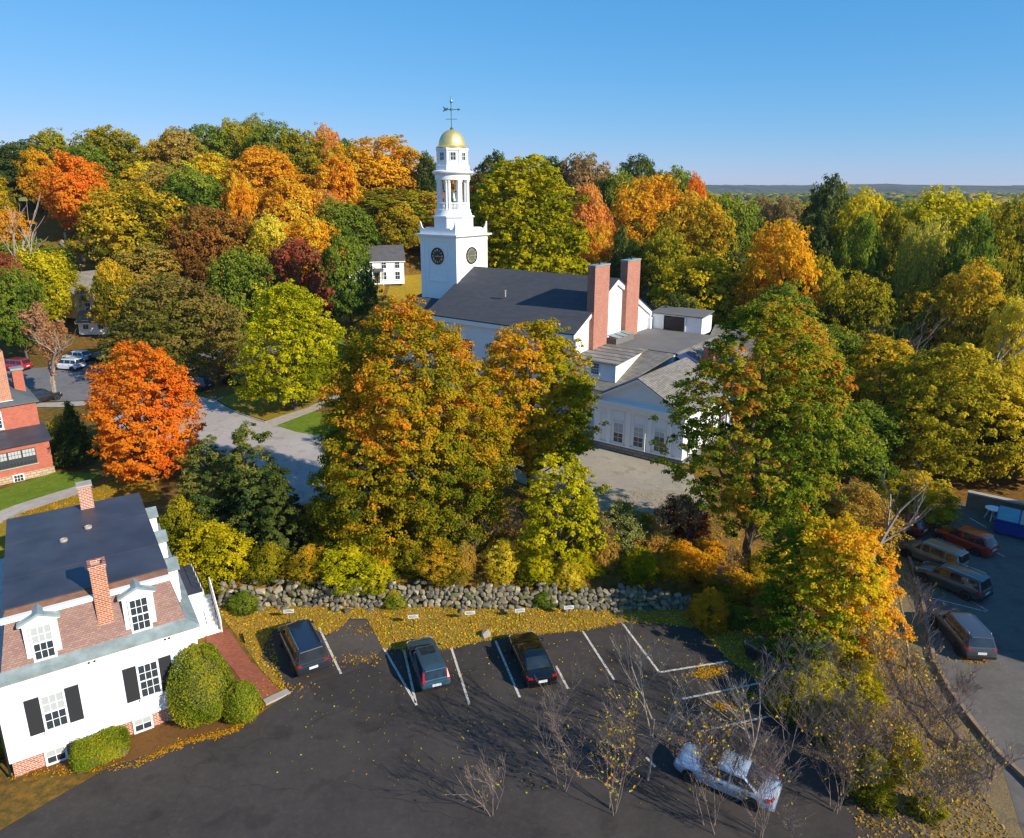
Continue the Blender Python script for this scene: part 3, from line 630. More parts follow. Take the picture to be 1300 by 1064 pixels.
# ------------------------------------------------------------------ simple gabled houses farther off
def gable_house(label, x, y, rz, L, Wd, he, hr, wall, roof, wins=3, storeys=2, chims=(), z=None, name='house', porch=False, group=None):
    z = tz(x, y) if z is None else z
    h = thing(name, label, 'house', (x, y, z - .2), rz, group)
    MB().prism_x([(-Wd / 2, 0), (Wd / 2, 0), (Wd / 2, he), (0, hr), (-Wd / 2, he)], -L / 2, L / 2).build('wall', wall, h)
    e = .4; k = (hr - he) / (Wd / 2)
    b = MB(); b.slab((-L / 2 - e, -Wd / 2 - e, he - e * k + .1), (L / 2 + e, -Wd / 2 - e, he - e * k + .1), (L / 2 + e, 0, hr + .1), (-L / 2 - e, 0, hr + .1), .1)
    b.slab((L / 2 + e, Wd / 2 + e, he - e * k + .1), (-L / 2 - e, Wd / 2 + e, he - e * k + .1), (-L / 2 - e, 0, hr + .1), (L / 2 + e, 0, hr + .1), .1)
    r_ = b.build('roof', roof, h)
    MB().box(-L / 2 - .3, L / 2 + .3, -Wd / 2 - .3, -Wd / 2 - .003, he - .45, he - .12).build('eave_board', M['trim'], h)
    for cx in chims: MB().box(cx - .45, cx + .45, -.5, .5, hr - .6, hr + 1.6).build('chimney', M['wall_brick'], r_)
    for s in range(storeys):
        zz = 1.0 + s * (he - .4) / storeys
        for i in range(wins): window(h, (-L / 2 + (i + .5) * L / wins, -Wd / 2 - .01, zz), 0, .9, 1.5, 2, 2)
        for i in range(2): window(h, (L / 2 + .01, -Wd / 4 + i * Wd / 2, zz), R(90), .9, 1.5, 2, 2)
    if porch:
        MB().slab((-1.2, -Wd / 2 - 1.5, 2.9), (1.2, -Wd / 2 - 1.5, 2.9), (1.2, -Wd / 2 - .02, 3.3), (-1.2, -Wd / 2 - .02, 3.3), .15).build('porch_roof', roof, h)
        for s in (-1, 1): MB().lathe([(.08, 0), (.08, 2.8)], 8, (s * 1.05, -Wd / 2 - 1.35)).build('porch_post', M['trim'], h)
        MB().box(-.5, .5, -Wd / 2 - .06, -Wd / 2, .3, 2.4).build('door', M['bark'], h)
    return h
M['yellow_wall'] = siding('pale_yellow_clapboard', (222, 200, 146))
M['grey_wall'] = siding('blue_grey_clapboard', (150, 160, 172))
M['roof_dark'] = plain('dark_grey_shingle_roof', (84, 82, 84), 0.9, 0.2, 1.2)
hx, hy, _ = at(480, 366, 147); gable_house('white clapboard house with green eaves and small porch below the wooded hill', hx - 1, hy + 4, R(14), 11, 8, 5.0, 7.6, M['white'], M['roof_dark'], 4, 2, (), 28 - 147 * .128, porch=True)
hx, hy, _ = at(388, 372, 150); gable_house('long house with dark roof and brick end chimneys behind the burgundy tree', hx, hy + 4, R(-8), 17, 9, 6.2, 9.2, M['wall_brick'], M['roof_dark'], 5, 2, (-6.5, -1, 6.5), 28 - 150 * .138)
hx, hy, _ = at(428, 402, 138); gable_house('white house wall half hidden behind the dark green street tree', hx, hy + 4, R(-20), 8, 7, 5, 7.4, M['white'], M['roof_dark'], 3, 2)
hx, hy, _ = at(98, 408, 128); gable_house('small tan house with grey roof among yellow trees by the street', hx, hy + 3, R(70), 9, 7, 4.6, 7.6, M['yellow_wall'], M['gray_shingle'], 2, 1)
hx, hy, _ = at(30, 412, 128); gable_house('pale yellow house half hidden by the twiggy street tree', hx, hy + 4, R(10), 9, 7, 4.6, 7.0, M['yellow_wall'], M['roof_dark'], 3, 1)
hx, hy, _ = at(783, 372, 150); gable_house('yellow house seen between the two tall brick chimneys', hx, hy + 4, R(-20), 9, 7, 6, 8.6, M['yellow_wall'], M['roof_dark'], 3, 2)
hx, hy, _ = at(820, 372, 118); gable_house('blue grey gabled house just beyond the farther brick chimney', hx + 1, hy + 3, R(-37), 8, 7, 8, 11.2, M['grey_wall'], M['roof_dark'], 2, 2, (3.2,))
hx, hy, _ = at(985, 480, 84); gable_house('white house with pale roof behind the tall green tree', hx, hy + 4, R(-35), 13, 9, 5.6, 9, M['white'], M['gray_shingle'], 4, 2, (2,))
hx, hy, _ = at(1082, 470, 92); gable_house('white gabled house at the edge of the woods behind the tall green tree', hx, hy + 3, R(25), 8, 8, 4.5, 8.4, M['white'], M['roof_dark'], 2, 1)
hx, hy, _ = at(120, 432, 122); gable_house('white garden shed by the street drive', hx, hy + 2, R(5), 5, 4, 2.4, 3.9, M['white'], M['gray_shingle'], 2, 1, name='garden_shed')

# ------------------------------------------------------------------ white mansard house, lower left
HS = thing('mansard_house', 'white house with purple slate mansard roof, flat black top and black shutters', 'house', (-17.1, 33.5, 0), R(33.5))
HW, HD = 8.9, 14.0
MB().box(-HW, 0, .003, HD, 0.95, 5.3).build('wall', M['white'], HS)
MB().box(-HW + .06, -.06, .07, HD - .06, -.3, 0.95).build('foundation', M['red_brick'], HS)
b = MB(); b.box(-HW - .03, -HW + .16, -.03, .15, .95, 5.25).box(-.16, .03, -.03, .15, .95, 5.25).box(-HW - .02, .02, -.02, .14, .9, 1.06); b.build('corner_board', M['trim'], HS)
MB().tube([(-HW - .09, -.02, 5.2), (-HW - .09, -.02, .2)], .05, 6).build('downspout', M['black'], HS)
def ring(i, z, dep=HD): return [(-HW + i, i, z), (-i, i, z), (-i, dep - i, z), (-HW + i, dep - i, z)]
MB().loft([ring(-.22, 5.28), ring(-.22, 5.42), ring(.38, 5.72)], cap1=False).build('metal_skirt', M['copper'], HS)
MB().loft([ring(.36, 5.7), ring(.85, 8.0)], True, False).build('mansard', M['slate'], HS)
MB().box(-HW + .7, -.72, .68, .98, 7.98, 8.2).build('roof_trim', M['trim'], HS)
MB().loft([[(-HW + .8, .985, 7.99), (-.8, .985, 7.99), (-.8, HD - .8, 7.99), (-HW + .8, HD - .8, 7.99)], [(-HW + .8, .985, 8.2), (-.8, .985, 8.2), (-.8, HD - .8, 8.24), (-HW + .8, HD - .8, 8.24)], [(-HW + .9, 1.42, 8.3), (-.9, 1.42, 8.3), (-.9, HD - .9, 8.3), (-HW + .9, HD - .9, 8.3)]]).build('rust_flashing', plain('rusty_flashing', (142, 100, 74), .7, .35, 1.5), HS)
b = MB(); b.loft([[(-HW + .78, 1.45, 8.25), (-.78, 1.45, 8.25), (-.78, HD - .78, 8.25), (-HW + .78, HD - .78, 8.25)], [(-HW + .78, 1.45, 8.36), (-.78, 1.45, 8.36), (-.78, HD - .78, 8.36), (-HW + .78, HD - .78, 8.36)]]); FR = b.build('flat_roof', M['rubber'], HS)
b = MB()
for yy in (4.6, 9.3): b.box(-HW + .8, -.8, yy - .05, yy + .05, 8.362, 8.38)
for xx in (-5.6, -3.4): b.box(xx - .12, xx + .12, 5.6, 9.1, 8.361, 8.372)
b.build('roof_seam', M['rubber'], FR)
for xx, yy in ((-5.3, 8.0), (-4.0, 9.1)):
    MB().lathe([(.2, 8.365), (.2, 8.5), (.13, 8.52), (.13, 8.45), (.01, 8.45)], 12, (xx, yy)).build('roof_vent', M['concrete'], HS)
c = MB().box(-4.32, -3.6, .55, 1.35, 5.6, 9.75).build('chimney', M['orange_brick'], HS)
f = MB(); f.box(-4.36, -3.56, .51, .66, 9.755, 9.9).box(-4.36, -3.56, 1.24, 1.39, 9.755, 9.9).box(-4.36, -4.21, .66, 1.24, 9.755, 9.9).box(-3.71, -3.56, .66, 1.24, 9.755, 9.9); f.build('cap', M['red_brick'], c)
c = MB().box(-4.2, -3.45, 12.2, 12.95, 8.2, 9.85).build('chimney', M['red_brick'], HS); MB().box(-4.26, -3.39, 12.14, 13.01, 9.855, 9.98).build('cap', M['concrete'], c)
def house_dormer(cx, blind):
    d = MB().box(cx - .72, cx + .72, .42, 1.6, 5.62, 7.78).build('dormer', M['trim'], HS)
    MB().prism_y([(cx - .9, 7.78), (cx + .9, 7.78), (cx + .9, 7.9), (cx, 8.3), (cx - .9, 7.9)], .3, 1.7).build('dormer_roof', M['copper'], d)
    MB().prism_y([(cx - .86, 7.79), (cx + .86, 7.79), (cx, 8.16)], .27, .3).build('pediment', M['trim'], d)
    flatwin(d, (cx, .41, 5.82), 0, .78, 1.75, 3, 4, blind)
house_dormer(-2.44, 0); house_dormer(-6.7, 2)
for yy in (2.3, 6.2, 10.1):
    d = MB().box(-1.2, -.3, yy - .05, yy + 1.15, 5.62, 7.75).build('dormer', M['trim'], HS)
    MB().prism_x([(yy - .25, 7.75), (yy + 1.35, 7.75), (yy + 1.35, 7.85), (yy + .55, 8.2), (yy - .25, 7.85)], -1.3, -.12).build('dormer_roof', M['copper'], d)
    flatwin(d, (-.29, yy + .55, 5.85), R(90), .7, 1.6, 2, 4)
for cx, bl in ((-2.5, 0), (-6.75, 2)):
    window(HS, (cx, -.01, 2.1), 0, .86, 1.88, 3, 4, True, bl)
    for s in (-1, 1): MB().box(cx + s * .84 - .3, cx + s * .84 + .3, -.06, .0, 2.05, 4.05).build('shutter', M['shutter'], HS)
for cx in (-3.1, -7.05): window(HS, (cx, .06, 0.12), 0, .75, .72, 2, 2, False, 1, False)
for x in (-5.0, -4.75, -1.5, -1.3): MB().lathe([(.001, 5.0), (.05, 5.02), (.05, 5.08), (.001, 5.1)], 6, (x, -.03)).build('wall_vent', M['iron'], HS)
# porch on the right side with its steps
PZ = 3.15
MB().box(.004, 1.4, 7.05, 11.0, .0, PZ).build('porch_wall', M['white'], HS)
MB().box(-.0, 1.5, 6.95, 11.1, PZ + .003, PZ + .12).build('porch_roof', M['rubber'], HS)
b = MB(); b.box(0, 1.56, 6.88, 6.95, PZ - .08, PZ + .15); b.box(1.5, 1.57, 6.95, 11.1, PZ - .08, PZ + .15); b.build('porch_fascia', M['trim'], HS)
for k in range(8): MB().box(1.42, 2.3, 7.0 + k * .3, 9.6, k * .19, k * .19 + .15).box(1.39, 2.305, 6.97 + k * .3, 9.6, k * .19 + .151, k * .19 + .188).build('step', M['trim'], HS)
b = MB().prism_x([(6.9, 0), (9.7, 0), (9.7, 2.7), (9.3, 2.7), (6.9, 1.0)], 2.31, 2.37); b.build('stair_side', M['trim'], HS)
b = MB(); b.tube([(1.5, 7.0, .95), (1.5, 9.6, 2.6)], .025, 5).tube([(2.2, 7.0, .95), (2.2, 9.6, 2.6)], .025, 5)
for k in range(4): b.tube([(2.2, 7.1 + k * .75, .2 + k * .46), (2.2, 7.1 + k * .75, 1.0 + k * .46)], .018, 4)
b.tube([(1.48, 7.0, PZ + .8), (1.48, 11.0, PZ + .8)], .025, 5)
for k in range(6): b.tube([(1.48, 7.0 + k * .8, PZ + .1), (1.48, 7.0 + k * .8, PZ + .8)], .02, 4)
b.build('handrail', M['iron'], HS)

# ------------------------------------------------------------------ brick building at the left edge
BB = thing('brick_building', 'red brick building with tall broad chimney and a long multi-pane window', 'building', (-44.42, 64.29, 0), R(42))
MB().box(-16, 0, 0, 8, 2.1, 4.9).build('wall', M['wall_brick'], BB)
MB().box(-16, .06, -.06, 8, .6, 2.1).build('foundation', M['fieldstone'], BB)
MB().slab((-16, -.25, 4.92), (.25, -.25, 4.92), (.25, 3.2, 5.75), (-16, 3.2, 5.75), .12).build('lower_roof', M['rubber'], BB)
MB().box(-16, -.1, 3.0, 14, 5.0, 8.0).build('upper_wall', M['wall_brick'], BB)
b = MB(); b.loft([[(-16, 2.75, 8.0), (.15, 2.75, 8.0), (.15, 14.2, 8.0), (-16, 14.2, 8.0)], [(-16, 2.75, 8.12), (.15, 2.75, 8.12), (.15, 14.2, 8.12), (-16, 14.2, 8.12)], [(-16, 7.4, 9.6), (-3, 7.4, 9.6), (-3, 9.4, 9.6), (-16, 9.4, 9.6)]]); b.build('upper_roof', plain('green_grey_slate', (92, 98, 98), .8, .12), BB)
c = MB().box(-5.2, -1.9, 3.6, 5.2, 8.0, 13.2).build('chimney', M['orange_brick'], BB); MB().box(-5.3, -1.8, 3.5, 5.3, 8.1, 8.4).build('chimney_flashing', M['trim'], c)
c = MB().box(-1.2, -.3, 6.5, 7.5, 8.0, 10.6).build('chimney', M['wall_brick'], BB); MB().box(-1.3, -.2, 6.4, 7.6, 10.602, 10.8).build('cap', M['copper'], c)
M['dark_frame'] = plain('dark_steel_frame', (66, 66, 66), .5)
for i in range(4): window(BB, (-1.75 - i * 1.12, -.01, 2.9), 0, 1.0, 1.45, 4, 4, False, 2, False, .05, ('dark_frame', 'glass'))
MB().box(-8.6, -1.1, -.1, -.002, 2.72, 2.83).build('sill', M['concrete'], BB)
window(BB, (-2.9, -.07, 1.42), 0, .7, .6, 3, 2, False, 0, False)
window(BB, (-3.6, 2.99, 6.0), 0, 1.0, 1.5, 2, 4)
MB().tube([(-.95, -.08, 1.2), (-.95, -.08, 2.0)], .06, 6).build('vent_pipe', M['concrete'], BB)

# plain block standing beyond the right edge, whose shadow falls across the side lot
NB = MB().box(-7, 7, -9.5, 10, -.3, 11.5).box(-7.3, 7.3, -9.8, 10.3, 11.505, 11.8).build('neighbour_building', M['wall_brick'], None, (53.5, 36, 0), 0); NB['kind'] = 'structure'

# ------------------------------------------------------------------ vehicles
def smooth_patch(a, b, c, d, n, bow):
    """a grid between four corners, bowed outward along its normal"""
    a, b, c, d = map(Vector, (a, b, c, d)); no = (b - a).cross(d - a).normalized(); vs = []; fs = []
    for j in range(n + 1):
        for i in range(n + 1):
            u, v = i / n, j / n; p = (a * (1 - u) + b * u) * (1 - v) + (d * (1 - u) + c * u) * v
            vs.append(p + no * bow * 4 * (u * (1 - u)) * 1.0)
    for j in range(n):
        for i in range(n): k = j * (n + 1) + i; fs.append((k, k + 1, k + n + 2, k + n + 1))
    return vs, fs

def carpaint(name, c, metal=0.25, rough=0.3):
    return plain(name, c, rough, 0.03, 1.0, 0, metal, 0.5, 1.0)

STY = {  # length, width, height, belt (of height), nose height, hood start y, glass rear base/top y, windscreen base/top y (fractions of length from the middle)
    'suv': dict(L=4.75, W=1.9, H=1.75, belt=.60, nose=.50, rb=-.485, rt=-.43, ft=.12, fb=.235, deck=None, rails=True),
    'van': dict(L=5.15, W=2.0, H=1.86, belt=.56, nose=.50, rb=-.485, rt=-.44, ft=.16, fb=.30, deck=None, rails=True),
    'wagon': dict(L=4.6, W=1.78, H=1.5, belt=.60, nose=.52, rb=-.475, rt=-.41, ft=.08, fb=.22, deck=None, rails=False),
    'hatch': dict(L=4.4, W=1.82, H=1.62, belt=.60, nose=.52, rb=-.475, rt=-.37, ft=.09, fb=.235, deck=None, rails=False),
    'sedan': dict(L=4.85, W=1.84, H=1.45, belt=.63, nose=.54, rb=-.355, rt=-.20, ft=.06, fb=.22, deck=.655, rails=False),
}

def make_car(label, style, x, y, heading, paint, z=None, cat='car', sunroof=False, name='parked_car', tint=None, tail='tail', group='parked cars'):
    s = STY[style]; L, W, H = s['L'], s['W'], s['H']; z = tz(x, y) + .05 if z is None else z
    t = thing(name, label, cat, (x, y, z), heading, group)
    hb, hn = H * s['belt'], H * s['nose']; w = W / 2
    hd = H * (s['deck'] or s['belt'])
    # lower body: stations from tail to nose: (y, half width, top height, bottom)
    st = [(-.5, .86, hd * .80, .42), (-.493, .93, hd * .9, .34), (-.46, .975, hd * .985, .27), (-.36, 1.0, hb if not s['deck'] else hd * 1.0, .24), (-.2, 1.0, hb, .22), (0, 1.0, hb, .21), (s['fb'] - .02, .99, hb * 1.0, .22),
          (s['fb'] + .07, .985, hb * .975, .23), (.40, .95, hn * 1.04, .25), (.455, .89, hn * .97, .28), (.487, .80, hn * .84, .33), (.5, .68, hn * .70, .40)]
    rings = []
    for fy, fw, top, bot in st:
        hw = w * fw; r = [(hw * .86, bot), (hw * .965, bot + .07), (hw * .985, .5 * top + .5 * bot - .06), (hw, bot + (top - bot) * .62), (hw * .985, top - .11), (hw * .94, top - .035), (hw * .84, top - .004), (hw * .45, top + .018), (0, top + .024)]
        pts = [(a, fy * L, c) for a, c in r] + [(-a, fy * L, c) for a, c in r[-2::-1]]
        rings.append(pts)
    MB().loft(rings).build('body', paint, t, smooth=True)
    # cabin: pillars and roof
    yb0, yb1, yt0, yt1 = s['rb'] * L, s['fb'] * L, s['rt'] * L, s['ft'] * L
    wb, wt = w * .915, w * .73; zb, zt = hb - .05, H - .075
    def rr(y0, y1, hw, z_, c):
        return [(-hw + c, y0, z_), (hw - c, y0, z_), (hw, y0 + c, z_), (hw, y1 - c * 1.6, z_), (hw - c * 1.4, y1, z_), (-hw + c * 1.4, y1, z_), (-hw, y1 - c * 1.6, z_), (-hw, y0 + c, z_)]
    k = .93
    cab = MB().loft([rr(yb0, yb1, wb, zb, .06), rr(yb0 + (yt0 - yb0) * k, yb1 + (yt1 - yb1) * k, wb + (wt - wb) * k, zb + (zt - zb) * k, .07), rr(yt0, yt1, wt, zt + .02, .1), rr(yt0 + .1, yt1 - .12, wt - .1, H - .02, .14), rr(yt0 + .4, yt1 - .45, wt - .32, H, .18)], cap0=False)
    cab.build('cabin', paint, t, smooth=True)
    # glass, a few millimetres proud of the cabin
    def side(y_, v, sx, off=.012):     # point on the side plane at length y_ (on belt) and height fraction v
        ylo = yb0 + (yt0 - yb0) * v; yhi = yb1 + (yt1 - yb1) * v
        return Vector((sx * (wb + (wt - wb) * v + off), min(max(y_, ylo + .06), yhi - .06), zb + (zt - zb) * v))
    g0, g1 = .14, .88
    yA, yB = yb0 + .16, yb1 - .1; cuts = ([0, .30, .64, 1] if style != 'sedan' else [0, .47, 1])
    for sx in (-1, 1):
        gl = MB()
        for i in range(len(cuts) - 1):
            a = yA + (yB - yA) * cuts[i] + .04; c = yA + (yB - yA) * cuts[i + 1] - .04
            q = [side(a, g0, sx), side(c, g0, sx), side(c, g1, sx), side(a, g1, sx)]
            if sx < 0: q = [q[1], q[0], q[3], q[2]]
            vs, fs = smooth_patch(*q, 3, .0); gl._put(vs, fs)
        gl.build('side_glass', M['car_glass'], t)
        MB().tube([side(yA, .08, sx, .02), side(yB, .08, sx, .02)], .012, 4).build('belt_trim', M['chrome'] if style in ('suv', 'sedan') else M['plastic'], t)
    def endglass(y0, y1, out, lo, hi):
        c = []
        for v, sg in ((lo, -1), (lo, 1), (hi, 1), (hi, -1)):
            yy = y0 + (y1 - y0) * v; hw = (wb + (wt - wb) * v) * .87; c.append(Vector((sg * hw * (-out), yy + out * .012, zb + (zt - zb) * v + .012)))
        return c
    vs, fs = smooth_patch(*endglass(yb1, yt1, 1, .1, .93), 6, .05); MB()._put(vs, fs).build('windscreen', M['car_glass'], t, smooth=True)
    vs, fs = smooth_patch(*endglass(yb0, yt0, -1, .14 if not s['deck'] else .06, .9), 6, .03); MB()._put(vs, fs).build('rear_glass', M['car_glass'] if not tint else tint, t, smooth=True)
    if s['rails']:
        for sx in (-1, 1): MB().tube([(sx * (wt - .05), yt0 + .15, H - .06), (sx * (wt - .05), yt0 + .25, H + .05), (sx * (wt - .05), yt1 - .45, H + .05), (sx * (wt - .05), yt1 - .3, H - .06)], .022, 5).build('roof_rail', M['chrome'], t)
    if sunroof: MB().box(-wt + .22, wt - .22, yt1 - .95, yt1 - .25, H - .02, H + .008).build('sunroof', M['car_glass'], t)
    # lamps, plate, bumpers, mirrors
    for sx in (-1, 1):
        if style in ('wagon',):
            MB().loft([[(sx * (w * .70), -.487 * L - .03, .62), (sx * w * .93, -.487 * L - .0, .62), (sx * w * .95, -.44 * L, .62), (sx * w * .70, -.44 * L, .62)],
                       [(sx * w * .73, -.484 * L - .0, hb), (sx * w * .9, -.48 * L, hb), (sx * w * .93, -.43 * L, hb), (sx * w * .73, -.43 * L, hb)],
                       [(sx * (wt + .0), yt0 - .06, H - .16), (sx * (wt + .06), yt0 - .03, H - .16), (sx * (wt + .05), yt0 + .1, H - .16), (sx * wt, yt0 + .1, H - .16)]]).build('tail_light', M[tail], t)
        else:
            zc = hd * .86; MB().loft([[(sx * w * .62, -.5 * L + .0, zc - .11), (sx * w * .90, -.492 * L, zc - .13), (sx * w * 1.0, -.44 * L, zc - .08), (sx * w * .6, -.44 * L, zc - .1)],
                                      [(sx * w * .66, -.494 * L, zc + .09), (sx * w * .90, -.487 * L, zc + .12), (sx * w * .995, -.43 * L, zc + .10), (sx * w * .6, -.43 * L, zc + .09)]]).build('tail_light', M[tail], t)
        MB().loft([[(sx * w * .52, .495 * L, hn * .72), (sx * w * .80, .475 * L, hn * .72), (sx * w * .93, .43 * L, hn * .78), (sx * w * .5, .44 * L, hn * .78)],
                   [(sx * w * .56, .478 * L, hn * .93), (sx * w * .80, .462 * L, hn * .95), (sx * w * .92, .42 * L, hn * .99), (sx * w * .5, .43 * L, hn * .97)]]).build('headlight', M['lamp'], t)
        b = MB().loft([[(sx * w * .97, yb1 - .16, hb + .02), (sx * w * 1.0, yb1 - .10, hb + .02), (sx * w * 1.14, yb1 - .14, hb + .03), (sx * w * 1.14, yb1 - .25, hb + .03)],
                       [(sx * w * .97, yb1 - .16, hb + .12), (sx * w * 1.0, yb1 - .10, hb + .15), (sx * w * 1.13, yb1 - .14, hb + .17), (sx * w * 1.13, yb1 - .25, hb + .17)]]); b.build('mirror', paint, t, smooth=True)
        for yy in (.0, -.22):
            MB().box(sx * (w + .012) - .015, sx * (w + .012) + .015, yy * L - .1, yy * L + .1, hb - .2, hb - .165).build('door_handle', M['plastic'], t)
    MB().box(-.26, .26, -.5 * L - .03, -.5 * L + .03, hd * .62, hd * .62 + .15).build('number_plate', M['plate'], t)
    b = MB().loft([[(-w * .9, -.505 * L - .02, .36), (w * .9, -.505 * L - .02, .36), (w * .97, -.455 * L, .36), (-w * .97, -.455 * L, .36)], [(-w * .9, -.505 * L - .02, .52), (w * .9, -.505 * L - .02, .52), (w * .97, -.455 * L, .52), (-w * .97, -.455 * L, .52)]]); b.build('rear_bumper', M['plastic'] if style in ('suv', 'van', 'wagon') else paint, t)
    MB().box(-w * .5, w * .5, .488 * L, .506 * L, hn * .45, hn * .72).build('grille', M['plastic'], t)
    if style != 'sedan': MB().loft([[(-wt + .06, yt0 - .14, H - .09), (wt - .06, yt0 - .14, H - .09), (wt - .02, yt0 + .12, H - .07), (-wt + .02, yt0 + .12, H - .07)], [(-wt + .08, yt0 - .12, H - .05), (wt - .08, yt0 - .12, H - .05), (wt - .04, yt0 + .14, H - .015), (-wt + .04, yt0 + .14, H - .015)]]).build('rear_spoiler', paint, t)
    MB().box(-.6, .6, -.494 * L - .012, -.49 * L, hd * .62 + .19, hd * .62 + .22).build('tailgate_strip', M['chrome'], t)
    r = .35 if style in ('suv', 'van') else .325
    for sx in (-1, 1):
        for yy in (-.30, .315):
            m_ = Matrix.Translation((sx * (w - .10), yy * L, r)) @ Matrix.Rotation(R(90), 4, 'Y')
            ar = MB().lathe([(r + .07, -.06), (r + .07, .112), (r - .03, .112), (r - .03, -.06)], 20).xf(m_ if sx > 0 else m_ @ Matrix.Rotation(R(180), 4, 'X')); ar.build('wheel_arch', M['plastic'], t)
            mm = m_ if sx > 0 else m_ @ Matrix.Rotation(R(180), 4, 'X')
            wh = MB().lathe([(r * .62, -.1), (r * .97, -.1), (r, -.07), (r, .1), (r * .96, .125), (r * .66, .125)], 20).xf(mm).build('wheel', M['tyre'], t, smooth=True)
            q = MB().lathe([(.02, .11), (r * .2, .12), (r * .2, .1), (r * .68, .095), (r * .68, .13), (r * .63, .13), (.62 * r, .085)], 20)
            for a in range(5): 
                p = MB().box(-.03, .03, 0, r * .66, .1, .122).xf(Matrix.Rotation(a * 2 * math.pi / 5, 4, 'Z')); q._put(p.v, p.f)
            q.xf(mm).build('rim', M['rim'], wh)
    return t

def head(a, b): return math.atan2(b[1] - a[1], b[0] - a[0]) - math.pi / 2
P_ = carpaint
LOT = 'cars parked in the front lot'; SIDE = 'cars parked in the side lot'; STREET = 'cars parked along the street'
make_car('dark blue grey family van with silver roof rails, parked by the brick path', 'van', -13.05, 38.3, R(31), P_('slate_blue_paint', (40, 48, 60)), .035, 'van', group=LOT, name='parked_van')
make_car('teal station wagon with tall red tail lamps and dark sunroof', 'wagon', -5.1, 36.8, R(20.5), P_('teal_paint', (52, 84, 100)), .035, 'station wagon', True, tail='tail', group=LOT)
make_car('shiny black sedan parked in the bay beside the pale boulder', 'sedan', 1.15, 37.25, R(15), P_('black_paint_car', (16, 16, 18), .2, .2), .035, 'sedan', group=LOT)
make_car('silver blue car behind bare twigs at the bottom of the lot', 'sedan', 10.4, 28.3, R(58), P_('silver_blue_paint', (160, 176, 196)), .035, 'sedan', group=LOT)
make_car('dark car almost hidden under the yellow orange maple', 'hatch', 16.3, 37.3, R(38), P_('graphite_paint', (58, 60, 66)), .035, 'car', group=LOT)
make_car('grey beige estate car in the shade beside the red one', 'suv', 32.6, 49.6, R(33), P_('champagne_paint', (118, 112, 98)), .035, 'car', group=SIDE)
make_car('dark grey green estate with silver roof rails in the side lot shade', 'suv', 31.9, 46.0, R(34), P_('grey_green_paint', (66, 71, 70)), .035, 'car', group=SIDE)
make_car('orange red hatchback parked nearest the blue dumpster', 'hatch', 36.7, 52.2, R(31), P_('orange_red_paint', (176, 44, 20)), .035, 'car', group=SIDE)
make_car('dark red car nosed under the bushes behind the grey beige estate', 'hatch', 33.0, 55.4, R(36), P_('dark_red_paint', (140, 30, 22)), .035, 'car', group=SIDE)
make_car('charcoal sport utility car half in shade, parked apart by the timber kerb', 'suv', 28.8, 39.7, R(-5), P_('charcoal_paint', (70, 72, 78)), .035, 'car', group=SIDE)
def street(label, style, px, py, hd, paint, zz=2.0, dy=0, **k):
    p = g(px, py, zz); return make_car(label, style, p[0], p[1] + dy, R(hd), paint, group=STREET, **k)
street('red estate car by the brick building chimney on the street', 'suv', 19, 470, 80, P_('red_paint', (190, 34, 40), .2))
street('white sport utility car parked on the street behind the twiggy tree', 'suv', 88, 469, 76, P_('white_paint', (226, 226, 226), 0))
street('white car just beyond the white sport utility car on the street', 'hatch', 98, 458, 76, P_('white_paint_2', (216, 218, 222), 0))
street('long black sedan parked on the street near the red orange maple', 'sedan', 127, 458, 72, P_('black_blue_paint', (22, 26, 34), .3, .2))
street('dark car tucked beside the brick building roof', 'hatch', 54, 510, -35, P_('midnight_paint', (26, 28, 36), .3))
street('dark blue estate car in the shade behind the red orange maple', 'suv', 248, 494, 74, P_('dark_blue_paint', (30, 38, 58)))
street('dark car in deep shade under the yellow green tree', 'hatch', 300, 488, 60, P_('dark_wine_paint', (50, 26, 34)))
street('white and blue car on the far stretch of street before the church', 'hatch', 424, 414, -12, P_('pale_blue_white_paint', (200, 208, 230), 0), 2.6)
street('silver car glimpsed left of the yellow green tree crown', 'hatch', 331, 420, 60, P_('silver_paint', (188, 190, 194)), 2.2)
street('grey car parked behind the silver one by the yellow green tree', 'sedan', 345, 424, 60, P_('grey_paint', (128, 128, 134)), 2.2)

